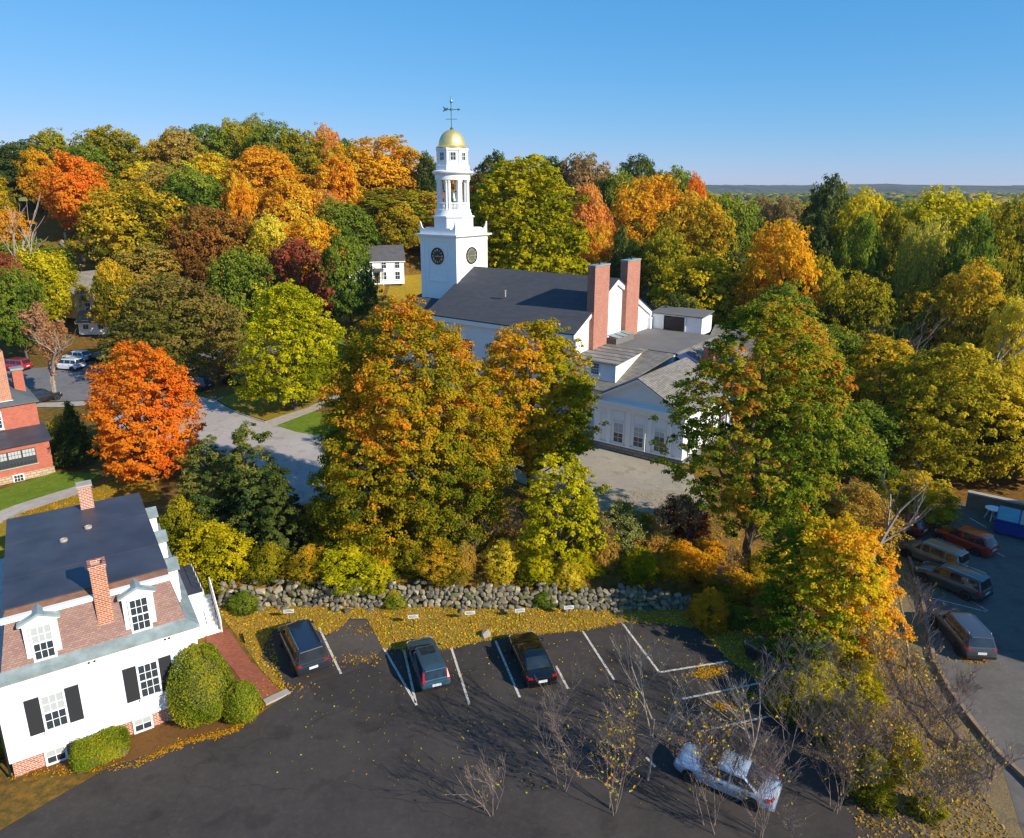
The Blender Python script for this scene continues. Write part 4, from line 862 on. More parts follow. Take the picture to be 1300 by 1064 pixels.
# ------------------------------------------------------------------ trees
PAL = {
 'olive': [(66, 74, 14), (104, 104, 16), (134, 122, 20), (160, 136, 26)],
 'olivegold': [(84, 82, 16), (124, 108, 18), (160, 128, 22), (190, 140, 32)],
 'oak': [(84, 92, 16), (124, 112, 16), (158, 124, 20), (192, 104, 30)],
 'oak2': [(104, 112, 12), (136, 128, 12), (164, 138, 18), (190, 124, 26)],
 'righttree': [(68, 90, 18), (104, 118, 24), (138, 136, 30), (176, 94, 34)],
 'maple': [(74, 104, 18), (146, 140, 20), (208, 152, 22), (228, 118, 28)],
 'gold': [(150, 108, 18), (188, 132, 18), (216, 158, 26), (228, 176, 50)],
 'goldorange': [(120, 96, 18), (176, 116, 18), (212, 132, 24), (224, 112, 28)],
 'orange': [(170, 80, 18), (214, 104, 20), (234, 126, 26), (240, 146, 40)],
 'redorange': [(176, 92, 24), (208, 98, 24), (226, 92, 28), (224, 70, 26)],
 'pinkorange': [(150, 92, 50), (194, 102, 54), (216, 110, 48), (176, 124, 70)],
 'green': [(52, 74, 18), (78, 100, 24), (104, 120, 30), (130, 132, 38)],
 'yellowgreen': [(100, 98, 8), (134, 124, 10), (164, 146, 14), (186, 160, 26)],
 'lime': [(100, 106, 6), (136, 132, 8), (162, 150, 10), (184, 166, 24)],
 'yg2': [(84, 92, 6), (118, 116, 8), (148, 136, 10), (172, 150, 18)],
 'darkgreen': [(38, 56, 24), (54, 72, 28), (74, 88, 34), (94, 100, 42)],
 'yew': [(46, 66, 34), (62, 84, 36), (92, 102, 40), (126, 116, 48)],
 'burgundy': [(96, 40, 34), (132, 52, 46), (156, 66, 54), (120, 84, 48)],
 'redbrown': [(92, 64, 24), (126, 78, 32), (150, 84, 40), (118, 106, 36)],
 'olivebrown': [(72, 74, 24), (98, 92, 30), (122, 104, 40), (128, 88, 56)],
 'mauve': [(104, 84, 54), (132, 102, 66), (148, 112, 76), (124, 116, 60)],
 'brown': [(110, 88, 30), (142, 110, 40), (162, 122, 54), (134, 124, 46)],
 'greygreen': [(88, 96, 44), (108, 114, 54), (124, 126, 64), (138, 132, 74)],
 'yellow': [(132, 118, 22), (170, 146, 28), (198, 164, 40), (214, 164, 56)],
 'dusty': [(120, 74, 56), (150, 96, 74), (168, 112, 82), (150, 120, 88)],
 'tawny': [(124, 92, 40), (156, 116, 50), (178, 130, 52), (150, 130, 60)],
 'yg3': [(104, 98, 18), (138, 124, 20), (164, 142, 26), (186, 152, 36)],
 'palegreen': [(112, 114, 36), (140, 136, 44), (162, 152, 54), (180, 164, 66)],
 'hedge': [(70, 92, 16), (104, 118, 22), (134, 136, 28), (166, 144, 40)],
 'darkred': [(80, 34, 26), (108, 44, 32), (130, 60, 36), (110, 80, 40)],
}
LM = {k: leafmat('leaves_' + k, v) for k, v in PAL.items()}

PROF = {
 'bigoak': ([0, .05, .15, .35, .55, .72, .86, .95, 1], [.7, .92, 1, .96, .9, .78, .56, .32, .1]),
 'round': ([0, .06, .2, .42, .62, .8, .93, 1], [.5, .78, .97, 1, .94, .78, .52, .26]),
 'wide':  ([0, .05, .18, .36, .56, .76, .92, 1], [.72, .92, 1, .98, .9, .7, .42, .12]),
 'oval':  ([0, .1, .28, .48, .68, .86, 1], [.4, .72, .95, 1, .88, .6, .24]),
 'tall':  ([0, .08, .25, .5, .75, .92, 1], [.5, .85, 1, .95, .76, .4, .08]),
 'loose': ([0, .1, .25, .45, .62, .8, 1], [.35, .7, .95, 1, .95, .7, .15]),
 'cone':  ([0, .06, .2, .45, .7, .9, 1], [.8, 1, .9, .66, .38, .14, .02]),
 'pine':  ([0, .08, .25, .5, .75, .92, 1], [.5, .85, 1, .85, .62, .34, .06]),
 'willow':([0, .1, .3, .55, .78, .92, 1], [.6, .85, .95, 1, .82, .5, .1]),
 'shrub': ([0, .1, .35, .6, .82, 1], [.8, .96, 1, .86, .55, .1]),
}

def crown_np(seed, W, H0, H1, shape, ncl, nl, leaf, cl=.085, lob=.24, inner=.45, tgrad=(0, 0, .22), sub=11):
    """leaf-sized faces gathered in small clumps along boughs through the volume of a crown; returns verts, faces, leaf tone, bough centres"""
    rg = np.random.default_rng(seed); hs, rs = PROF[shape]; Hc = H1 - H0
    ph = rg.random(6) * 6.28
    def place(n, smin):
        h = rg.random(n * 5); keep = rg.random(n * 5) < np.interp(h, hs, rs) * .9 + .1; h = h[keep][:n]; n = len(h)
        th = rg.random(n) * 2 * np.pi
        lobe = 1 + lob * (.5 * np.sin(2 * th + ph[0] + 2.3 * h) + .4 * np.sin(3 * th + ph[1] - 4 * h) + .4 * np.sin(5 * th + ph[2] + 8 * h) + .35 * np.sin(9 * th + ph[4] + 13 * h) * np.cos(11 * h + ph[5])) + rg.normal(0, .05, n)
        rad = np.interp(h, hs, rs) * W / 2 * lobe * np.where(rg.random(n) < .74, rg.uniform(smin, 1.0, n), rg.random(n) ** inner * .8)
        return np.stack([rad * np.cos(th), rad * np.sin(th), H0 + h * Hc + rg.normal(0, .015 * Hc, n)], 1), h, th
    nb = max(8, ncl // sub); B, hb, tb = place(nb, .74); nb = len(B)
    free, hf, tf = place(int(ncl * .58), .76)
    m = int(ncl * .42 / nb) + 1; bi = np.repeat(np.arange(nb), m)
    br = W * cl * rg.uniform(.9, 1.5, nb); e = rg.normal(size=(nb * m, 3)); e /= np.linalg.norm(e, axis=1)[:, None]; e[:, 2] = np.where(e[:, 2] < -.35, -e[:, 2], e[:, 2])
    tilt = rg.normal(0, .35, (nb, 2)); q = e * (br[bi] * rg.random(nb * m) ** .4)[:, None] * np.array([1, 1, .62]); q[:, 2] += q[:, 0] * tilt[bi, 0] + q[:, 1] * tilt[bi, 1]
    c = np.concatenate([B[bi] + q, free]); n = len(c); h = np.concatenate([hb[bi], hf]); th = np.concatenate([tb[bi], tf])
    ctb = np.concatenate([rg.normal(0, .17, nb)[bi], rg.normal(0, .15, len(free))]); ctb += .13 * np.sin(c[:, 0] / W * 7 + ph[1]) * np.sin(c[:, 1] / W * 7 + ph[2]) + .08 * np.sin(c[:, 2] / W * 9 + ph[0])
    cs = W * cl * .55 * rg.uniform(.6, 1.4, n); fl = .72 if shape not in ('willow', 'cone', 'shrub') else .95
    N = n * nl; ci = np.repeat(np.arange(n), nl)
    d = rg.normal(size=(N, 3)); d /= np.linalg.norm(d, axis=1)[:, None]; d[:, 2] = np.where(d[:, 2] < -.4, -d[:, 2], d[:, 2])
    rr = rg.random(N) ** .5 * 1.1
    p = c[ci] + d * (cs[ci] * rr)[:, None] * np.array([1, 1, fl])
    if shape == 'willow': p[:, 2] -= rg.random(N) * cs[ci] * 2.5
    out = p - np.array([0, 0, H0 + Hc * .35]); out /= (np.linalg.norm(out, axis=1)[:, None] + 1e-6)
    nm = d * .4 + out * .7 + rg.normal(0, .52, (N, 3)) + np.array([0, 0, .25]); nm /= np.linalg.norm(nm, axis=1)[:, None]
    a = np.cross(nm, rg.normal(size=(N, 3))); a /= np.linalg.norm(a, axis=1)[:, None]; b_ = np.cross(nm, a)
    ls = leaf * rg.uniform(.6, 1.3, N); a *= ls[:, None]; b_ *= (ls * .62)[:, None]
    v = np.stack([p - a, p - b_ + nm * (ls * .16)[:, None], p + a, p + b_ + nm * (ls * .16)[:, None]], 1).reshape(-1, 3)
    f = np.arange(N * 4).reshape(-1, 4)
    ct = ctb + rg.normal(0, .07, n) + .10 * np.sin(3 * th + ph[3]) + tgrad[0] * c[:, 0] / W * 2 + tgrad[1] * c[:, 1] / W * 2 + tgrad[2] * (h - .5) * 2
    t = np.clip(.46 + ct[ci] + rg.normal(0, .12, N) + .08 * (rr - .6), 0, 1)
    return v, f, t, B

def trunk_mb(seed, H0, H1, W, r0, cen, nlimb=12, n=6):
    rd = random.Random(seed); b = MB(); top = H0 + (H1 - H0) * .72
    pts = [(0, 0, -.4), (0, 0, .0)]; rr = [r0 * 1.5, r0 * 1.15]
    for k in range(1, 7):
        f = k / 6; pts.append((rd.uniform(-1, 1) * W * .022 * k ** .6, rd.uniform(-1, 1) * W * .022 * k ** .6, top * f)); rr.append(r0 * (1 - f * .8))
    b.tube(pts, rr, n + 1)
    cen = [c for c in cen if c[2] > H0 * .7]; rd.shuffle(cen)
    for c in cen[:nlimb]:
        zc = max(H0 * .55, min(top * .94, c[2] - (H1 - H0) * rd.uniform(.12, .3) - .25 * math.hypot(c[0], c[1]) * .6)); k = min(5.99, zc / top * 6); i = int(k)
        p0 = Vector(pts[i + 1]).lerp(Vector(pts[i + 2]), k - i) if i < 6 else Vector(pts[-1]); p2 = Vector(c); p1 = p0.lerp(p2, .5) + Vector((0, 0, -.05 * W * rd.random()))
        r = r0 * .42 * (1 - zc / top * .55); b.tube([p0, p1, p2], [r, r * .62, r * .16], max(4, n - 2))
    return b

TPL = {}
def template(shape, k):
    key = (shape, k)
    if key not in TPL:
        H0 = {'cone': .6, 'pine': 1.6, 'shrub': .1, 'willow': 1.6, 'loose': 2.6}.get(shape, 2.0)
        v, f, t, c = crown_np(100 + k * 17 + len(shape), 10, H0, 10, shape, 1000, 22, .17, .1, .36 if shape == 'shrub' else .3)
        ct = trunk_mb(k, H0, 10, 10, .26, [tuple(q) for q in c], 9, 5)
        TPL[key] = (npmesh('crown', v, f, None, t), ct.mesh('trunk', None))
        TPL[key][0].materials.append(None); TPL[key][1].materials.append(None)
    return TPL[key]

def setmat(o, m):
    o.material_slots[0].link = 'OBJECT'; o.material_slots[0].material = m

def tree(label, x, y, h, w, shape, pal, k=0, group=None, name=None, bark='bark', z=None, rz=0.0):
    cm, tm = template(shape, k)
    z = tz(x, y) if z is None else z
    t = thing(name or ('shrub' if shape == 'shrub' else 'pine_tree' if shape in ('pine', 'cone') else 'tree'), label, 'shrub' if shape == 'shrub' else 'tree', (x, y, z), 0, group)
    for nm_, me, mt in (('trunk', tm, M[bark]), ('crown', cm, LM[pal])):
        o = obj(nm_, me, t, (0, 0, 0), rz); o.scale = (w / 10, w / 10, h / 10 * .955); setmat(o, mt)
    PLACED.append((x, y, w)); return t
PLACED = []

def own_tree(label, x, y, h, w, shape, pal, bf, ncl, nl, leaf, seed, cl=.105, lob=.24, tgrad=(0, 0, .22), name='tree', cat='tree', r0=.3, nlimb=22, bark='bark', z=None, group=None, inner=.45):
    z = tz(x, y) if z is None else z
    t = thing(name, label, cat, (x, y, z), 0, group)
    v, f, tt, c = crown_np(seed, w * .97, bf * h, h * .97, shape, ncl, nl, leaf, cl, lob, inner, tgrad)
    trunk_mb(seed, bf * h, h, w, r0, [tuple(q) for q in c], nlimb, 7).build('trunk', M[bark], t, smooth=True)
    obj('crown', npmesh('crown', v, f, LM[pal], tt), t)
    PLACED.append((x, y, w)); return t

def px_tree(row, own=None):
    cx, top, wpx, Y, shape, pal, label = row[:7]
    tp = at(cx, top, Y); z0 = tz(tp[0], Y); Zf = Y * _cp - (tp[2] - 4 - CAM_H) * _sp
    return tp[0], Y, max(2.5, tp[2] - z0), wpx * Zf / FPX

FORE = [  # centre px, top px, width px, distance, shape, palette, label, crown base, clumps, leaves, leaf size, tone gradient, spread
 (513, 380, 244, 50.5, 'bigoak', 'oak', 'largest broad oak turning olive and orange, in the middle before the church', .03, 3400, 56, .105, (.06, 0, .24), .06, .17),
 (676, 408, 164, 60, 'round', 'oak2', 'second olive orange oak between the big oak and the white annex', .2, 1700, 40, .125, (-.3, 0, .15), .075, .15),
 (982, 366, 204, 47, 'loose', 'righttree', 'tall open green tree with rusty tips, its grey trunk rising beyond the wall end', .2, 1750, 46, .11, (.0, 0, .15), .062, .27),
 (1066, 655, 142, 37.5, 'round', 'maple', 'yellow and orange maple overhanging the end of the front lot', .04, 1200, 46, .095, (.42, 0, .1), .095, .36),
 (712, 578, 118, 46.6, 'oval', 'lime', 'small airy yellow green tree growing right behind the stone wall', .06, 560, 32, .105, (-.12, -.1, .1), .08, .3),
 (171, 434, 124, 62.5, 'round', 'redorange', 'brilliant red orange maple between the brick building and the drive', .06, 1500, 34, .12, (.28, 0, .06), .08, .14),
 (362, 356, 126, 83, 'wide', 'lime', 'rounded yellow green tree on the lawn wedge by the drive', .13, 1500, 32, .14, (0, 0, .15), .08, .16),
 (665, 198, 178, 112, 'round', 'yg2', 'very large yellow green tree directly behind the church roof', .05, 2300, 22, .3, (0, 0, .1), .065, .2),
 (312, 532, 92, 50, 'pine', 'yew', 'tallest dark evergreen of the clump behind the white house', .03, 480, 46, .1, (.1, 0, .2), .1, .3),
 (262, 558, 88, 51, 'pine', 'yew', 'left olive tinged evergreen of the dark clump behind the white house', .03, 460, 44, .1, (-.3, 0, .25), .1, .3),
 (346, 592, 76, 48.5, 'pine', 'darkgreen', 'lower right dark green evergreen of the clump above the stone wall', .02, 460, 44, .1, (.2, -.1, .15), .1, .25),
 (1222, 438, 170, 66, 'wide', 'yg3', 'broad olive gold tree above the side lot and dumpster', .1, 1700, 30, .15, (.1, 0, .1), .075, .2),
 (1128, 428, 110, 73, 'round', 'olivegold', 'golden olive tree between the tall green tree and the side lot woods', .1, 700, 26, .165, (0, 0, .15), .08, .22),
 (215, 350, 168, 99, 'wide', 'olivebrown', 'wide dusky olive and mauve tree beside the street, left of the yellow green tree', .05, 1500, 24, .2, (.25, 0, .1), .075, .2),
]
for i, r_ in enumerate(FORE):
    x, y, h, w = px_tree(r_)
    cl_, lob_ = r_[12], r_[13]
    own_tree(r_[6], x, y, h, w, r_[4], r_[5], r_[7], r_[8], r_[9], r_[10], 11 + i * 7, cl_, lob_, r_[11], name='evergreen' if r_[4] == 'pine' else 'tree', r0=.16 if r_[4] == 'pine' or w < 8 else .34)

BACK = [
 (26, 180, 76, 176, 'round', 'darkgreen', 'dark green tree behind the pale bare trunk at the left edge'),
 (60, 165, 62, 187, 'round', 'olive', 'olive skyline tree above the orange cemetery maple'),
 (44, 188, 44, 170, 'oval', 'goldorange', 'orange crown just above and left of the cemetery maple'),
 (90, 197, 88, 157, 'oval', 'redorange', 'bright orange maple standing over the gravestones'),
 (134, 162, 88, 182, 'round', 'olive', 'broad olive green skyline tree right of the cemetery maple'),
 (186, 205, 62, 178, 'oval', 'gold', 'golden yellow tree under the gap in the left skyline'),
 (222, 166, 74, 184, 'round', 'brown', 'thin brownish gold skyline tree right of the skyline gap'),
 (262, 158, 66, 190, 'round', 'green', 'green skyline tree right of the brownish gold one'),
 (295, 154, 64, 192, 'round', 'olive', 'olive skyline tree near the highest point of the hill'),
 (320, 147, 46, 204, 'round', 'greygreen', 'small grey green tree topping the highest skyline'),
 (347, 158, 70, 186, 'round', 'green', 'rounded green skyline tree right of the grey green top'),
 (262, 198, 84, 170, 'oval', 'gold', 'gold tree on the slope below the green skyline trees'),
 (165, 236, 120, 142, 'round', 'olivegold', 'large olive tree at the right end of the cemetery'),
 (240, 214, 96, 156, 'round', 'green', 'green tree in the middle of the left hillside'),
 (302, 218, 44, 152, 'oval', 'orange', 'narrow bright orange tree on the left hillside'),
 (262, 262, 92, 138, 'round', 'redbrown', 'reddish brown tree low on the left hillside'),
 (40, 318, 96, 122, 'round', 'yellowgreen', 'yellow green tree in front of the cemetery bank'),
 (138, 330, 56, 120, 'round', 'olivegold', 'yellow olive tree right of the small tan house'),
 (4, 268, 52, 140, 'round', 'goldorange', 'gold tree cut by the left edge below the pale trunk'),
 (8, 322, 44, 112, 'round', 'burgundy', 'dark red tree at the left edge above the brick building'),
 (302, 318, 84, 122, 'round', 'green', 'green tree left of the burgundy tree by the street'),
 (413, 160, 48, 189, 'round', 'pinkorange', 'pinkish orange crown on the skyline left of the steeple'),
 (382, 170, 70, 184, 'round', 'olive', 'olive skyline tree left of the pinkish crown'),
 (478, 173, 112, 178, 'round', 'goldorange', 'broad golden orange skyline tree left of the steeple'),
 (440, 177, 50, 186, 'oval', 'green', 'green sliver of a tree between pink and golden crowns'),
 (425, 196, 62, 165, 'oval', 'orange', 'orange tree below the pinkish skyline crown'),
 (330, 190, 96, 170, 'round', 'goldorange', 'gold and orange tree beneath the highest skyline'),
 (374, 232, 80, 152, 'oval', 'orange', 'orange tree with visible stem at mid hillside'),
 (392, 276, 78, 141, 'round', 'orange', 'deep orange tree above the brick chimneyed house'),
 (342, 274, 72, 139, 'round', 'yellow', 'bright yellow tree above the brick chimneyed house'),
 (494, 214, 98, 182, 'round', 'pinkorange', 'rosy orange tree left of the belfry'),
 (500, 240, 140, 172, 'round', 'olive', 'broad olive yellow tree above the white house with green eaves'),
 (541, 193, 42, 176, 'pine', 'darkgreen', 'dark pine just left of the lantern of the steeple'),
 (428, 254, 84, 150, 'round', 'green', 'green tree in the shady hollow of the hillside'),
 (376, 308, 92, 126, 'round', 'burgundy', 'burgundy red tree in front of the brick chimneyed house'),
 (438, 298, 66, 126, 'round', 'green', 'dark green street tree left of the white house with green eaves'),
 (540, 300, 52, 166, 'round', 'yellowgreen', 'yellow green tree between white house and clock tower'),
 (748, 234, 62, 150, 'oval', 'pinkorange', 'coral orange tree right of the very large yellow green tree'),
 (742, 200, 78, 186, 'round', 'mauve', 'brownish mauve skyline tree behind the coral tree'),
 (700, 198, 62, 192, 'pine', 'darkgreen', 'dark skyline pine above the very large yellow green tree'),
 (628, 192, 56, 182, 'pine', 'darkgreen', 'dark pine on the skyline right of the steeple'),
 (785, 218, 64, 180, 'round', 'green', 'green tree right of the mauve skyline tree'),
 (812, 201, 60, 198, 'round', 'darkgreen', 'dark green crown topping the right part of the hill'),
 (826, 222, 104, 160, 'round', 'goldorange', 'golden orange tree above the farther brick chimney'),
 (858, 215, 70, 190, 'round', 'green', 'green skyline tree right of the golden orange one'),
 (884, 222, 36, 184, 'round', 'redorange', 'small red crown at the right end of the hill skyline'),
 (762, 284, 44, 138, 'oval', 'orange', 'low orange tree just left of the nearer tall chimney'),
 (790, 284, 56, 125, 'cone', 'yew', 'dark conical yew between the two tall chimneys'),
 (884, 250, 112, 130, 'round', 'olivegold', 'large olive and gold tree right of the tall chimneys'),
 (845, 292, 76, 120, 'round', 'olive', 'dark olive tree close behind the farther tall chimney'),
 (894, 330, 124, 107, 'round', 'yellowgreen', 'yellow green tree above the flat church roof'),
 (997, 281, 102, 100, 'round', 'goldorange', 'gold orange oak with crooked pale trunk in the right woods'),
 (930, 252, 84, 142, 'round', 'green', 'green tree left of the gold orange oak'),
 (938, 318, 80, 112, 'round', 'darkgreen', 'dark green tree in the gap left of the gold orange oak'),
 (968, 252, 44, 205, 'round', 'mauve', 'pinkish grey crown far behind the gold orange oak'),
 (1002, 250, 50, 200, 'round', 'mauve', 'dusky crown near the horizon above the gold orange oak'),
 (1058, 223, 66, 150, 'oval', 'darkgreen', 'tall dark pine breaking the right horizon'),
 (1104, 243, 98, 134, 'round', 'yellowgreen', 'yellow green tree right of the tall dark pine'),
 (1100, 270, 60, 110, 'oval', 'green', 'soft green pine with visible stem in the right woods'),
 (1036, 272, 64, 134, 'oval', 'darkgreen', 'dark pine below the tall horizon pine'),
 (1202, 243, 134, 128, 'round', 'lime', 'large bright yellow green tree on the right horizon'),
 (1184, 269, 60, 106, 'willow', 'palegreen', 'pale drooping willow in the right woods'),
 (1244, 270, 66, 100, 'oval', 'green', 'narrow green tree right of the pale willow'),
 (1150, 280, 66, 116, 'oval', 'olive', 'narrow olive tree left of the pale willow'),
 (1290, 255, 84, 108, 'round', 'olive', 'dark olive tree at the right edge by the horizon'),
 (1240, 334, 100, 88, 'round', 'olivegold', 'olive gold tree under the narrow green tree at right'),
 (1292, 384, 60, 80, 'round', 'yellow', 'clear yellow tree at the right edge'),
 (1288, 470, 80, 68, 'round', 'yg3', 'olive gold tree at the right edge above the dumpster'),
 (1040, 330, 80, 100, 'round', 'olive', 'shadowy olive tree right of the gold orange oak'),
 (1100, 350, 90, 92, 'round', 'olive', 'olive tree below the soft green pine'),
 (860, 378, 60, 96, 'round', 'darkgreen', 'dark green tree behind the roof shed of the church'),
 (1010, 400, 110, 76, 'round', 'olivegold', 'olive gold tree beyond the white house behind the tall green tree'),
 (85, 510, 46, 66, 'cone', 'darkgreen', 'dark evergreen standing against the end of the brick building'),
 (70, 530, 30, 66.5, 'shrub', 'hedge', 'green shrub left of the evergreen by the brick building'),
 (15, 345, 60, 108, 'round', 'green', 'green tree behind the red estate car at the left edge'),
]
_rr = random.Random(5)
for i, r_ in enumerate(BACK):
    x, y, h, w = px_tree(r_); tree(r_[6], x, y, h, w, r_[4], r_[5], i % (4 if r_[4] in ('round', 'oval') else 2), rz=_rr.random() * 6.28)

SHRUBS = [  # px centre, px top, px width, distance, palette, label
 (270, 664, 92, 46.2, 'yellowgreen', 'yellow green bush against the left end of the stone wall'),
 (228, 632, 70, 49, 'olive', 'loose olive shrub behind the dormers of the white house'),
 (640, 700, 52, 45.6, 'yellow', 'yellow shrub on top of the stone wall left of the airy tree'),
 (745, 690, 40, 45.8, 'lime', 'lime green shrub right of the airy yellow green tree'),
 (868, 630, 60, 52, 'darkred', 'dark red shrub at the edge of the forecourt'),
 (790, 640, 76, 48.5, 'greygreen', 'wispy grey green shrub behind the stone wall'),
 (835, 690, 60, 46.8, 'tawny', 'tawny dry shrub behind the shaded end of the stone wall'),
 (450, 720, 90, 45.8, 'lime', 'bright green shrub spilling over the wall under the largest oak'),
 (560, 722, 70, 45.6, 'olivegold', 'olive gold shrub on the wall under the largest oak'),
 (905, 690, 70, 47, 'goldorange', 'rusty gold bush left of the tall green tree trunk'),
 (1000, 690, 80, 45, 'yellow', 'yellow undergrowth bush right of the tall green tree trunk'),
 (1095, 620, 90, 52, 'tawny', 'tawny bush beside the fallen pale limb'),
 (1030, 600, 80, 55, 'olive', 'olive bush in the undergrowth left of the fallen pale limb'),
 (1165, 600, 90, 57, 'yg3', 'olive bush overhanging the back of the side lot'),
 (620, 640, 60, 52, 'olivegold', 'olive gold shrub between the two oaks'),
 (900, 755, 44, 43.2, 'green', 'low green shrub where the stone wall ends'),
 (938, 786, 40, 41.6, 'green', 'dark green weeds beside the car under the maple'),
 (1040, 850, 84, 34, 'lime', 'bright green bush under the yellow orange maple'),
 (1070, 900, 56, 31, 'yg2', 'yellow green bush among bare twigs at the lower right'),
 (1112, 955, 56, 27.5, 'olive', 'olive green bush at the bottom right corner of the bank'),
 (1190, 965, 40, 26.5, 'olive', 'olive ground bush beside the timber kerb'),
 (1015, 870, 60, 33, 'yg2', 'leafy green shrub beside the bare thickets by the lot edge'),
 (1095, 856, 60, 34, 'yellowgreen', 'golden green shrub below the right side of the maple'),
 (1150, 925, 46, 29, 'yg3', 'olive gold shrub inside the timber kerb'),
 (519, 352, 30, 137, 'yellowgreen', 'yellow green shrub at the near corner of the white house with green eaves'),
 (530, 340, 40, 141, 'green', 'green shrub on the lawn right of the white house with green eaves'),
 (310, 775, 40, 43.4, 'green', 'small green plant on the leaf bank by the porch steps'),
 (400, 660, 60, 52, 'goldorange', 'orange low bush between the evergreens and the largest oak'),
 (500, 775, 30, 43.7, 'hedge', 'tuft of green weeds at the foot of the stone wall'),
 (690, 768, 26, 43.7, 'green', 'small green weed below the stone wall behind the sedan'),
]
SHRUBS += [(345, 738, 46, 45.4, 'olive', 'olive scrub on the wall top below the evergreens'), (392, 724, 50, 45.3, 'olivegold', 'olive gold scrub where the largest oak meets the wall'), (480, 742, 52, 45.0, 'lime', 'yellow green scrub hanging down the wall in the middle'),
 (526, 744, 34, 45.6, 'olive', 'olive scrub under the right skirt of the largest oak'), (590, 748, 30, 45.6, 'tawny', 'tawny scrub left of the yellow shrub on the wall'), (682, 730, 50, 45.2, 'lime', 'pale green scrub at the foot of the airy tree'),
 (722, 742, 40, 44.9, 'yellow', 'yellow scrub draping over the wall below the airy tree'), (768, 738, 36, 46.2, 'tawny', 'brown scrub between the airy tree and the wispy shrub'), (812, 736, 44, 45.1, 'yg2', 'green scrub at the shaded part of the wall'),
 (862, 720, 60, 45.6, 'goldorange', 'russet scrub near the right end of the wall'), (640, 668, 50, 50, 'tawny', 'tawny scrub on the slope left of the airy tree'), (820, 660, 50, 50, 'olivegold', 'golden scrub beside the wispy grey green shrub'),
 (930, 720, 70, 44, 'olivegold', 'golden brush around the trunk of the tall green tree'), (985, 740, 60, 42, 'tawny', 'brown brush right of the tall green tree'), (900, 780, 50, 41.5, 'goldorange', 'rusty weeds above the corner bay of the lot')]
for i, (cx, top, wpx, Y, pal, label) in enumerate(SHRUBS):
    x, y, h, w = px_tree((cx, top, wpx, Y, 'shrub', pal, label)); h = min(h, 1.2 if wpx <= 45 and 'scrub' not in label else 2.6 if 'scrub' in label or 'brush' in label else 5.5)
    tree(label, x, y, max(h, .5), w, 'shrub', pal, i % 3, rz=_rr.random() * 6.28)

# wooded hillside filling in behind the trees one can single out
SKY_PX = [0, 25, 50, 95, 150, 170, 190, 215, 250, 290, 325, 370, 412, 470, 520, 545, 620, 680, 735, 800, 850, 885, 920, 990, 1040, 1060, 1100, 1160, 1240, 1255, 1300]
SKY_PY = [182, 188, 170, 168, 170, 192, 180, 172, 164, 158, 156, 164, 168, 178, 205, 214, 212, 208, 206, 210, 222, 232, 243, 250, 246, 240, 242, 242, 248, 256, 252]
_fr = random.Random(21); FILL = 0
USED = set()
NAMED = [(r_[0], r_[1] + 30, r_[6]) for r_ in BACK + FORE]
def near_label(what, px, py):
    """a label that places a woodland tree by the named tree nearest to it in view"""
    for a, b, lab in sorted(NAMED, key=lambda q: math.hypot(q[0] - px, q[1] - py)):
        w = lab.split(); n = next((i for i, q in enumerate(w) if q in ('behind', 'on', 'above', 'standing', 'under', 'right', 'left', 'just', 'near', 'topping', 'below', 'at', 'low', 'in', 'by', 'cut', 'beneath', 'with', 'between', 'close', 'far', 'breaking', 'directly', 'turning', 'rising', 'overhanging', 'growing', 'beside', 'of') and i > 1), len(w))
        short = ' '.join(w[:min(n, 6)]); dx, dy = px - a, py - b
        rel = ('just left of', 'partly left of') if dx < -18 else ('just right of', 'partly right of') if dx > 18 else ('directly behind', 'hidden behind') if dy < 12 else ('just below', 'tucked below')
        for r in rel:
            L_ = '%s %s the %s' % (what, r, short)
            if L_ not in USED: USED.add(L_); return L_
    return what
FILLPAL = [(-200, -60, ['olive', 'green', 'olivegold', 'olive', 'green', 'gold', 'brown']), (-60, 0, ['goldorange', 'olive', 'orange', 'green', 'olivegold', 'pinkorange']), (0, 40, ['green', 'yg2', 'olive', 'mauve', 'goldorange']), (40, 300, ['green', 'olive', 'olive', 'yellowgreen', 'olivegold', 'goldorange', 'yg2'])]
FNAME = {'olive': 'olive green', 'green': 'mid green', 'goldorange': 'golden orange', 'gold': 'golden yellow', 'orange': 'orange', 'brown': 'brownish gold', 'olivegold': 'olive gold', 'pinkorange': 'pinkish orange', 'yg2': 'yellow green', 'mauve': 'mauve brown', 'darkgreen': 'dark green', 'yellowgreen': 'yellowish green'}
def pix(x, y, z):
    zz = z - CAM_H; f = y * _cp - zz * _sp; return 650 + FPX * x / f, 487 - FPX * (y * _sp + zz * _cp) / f
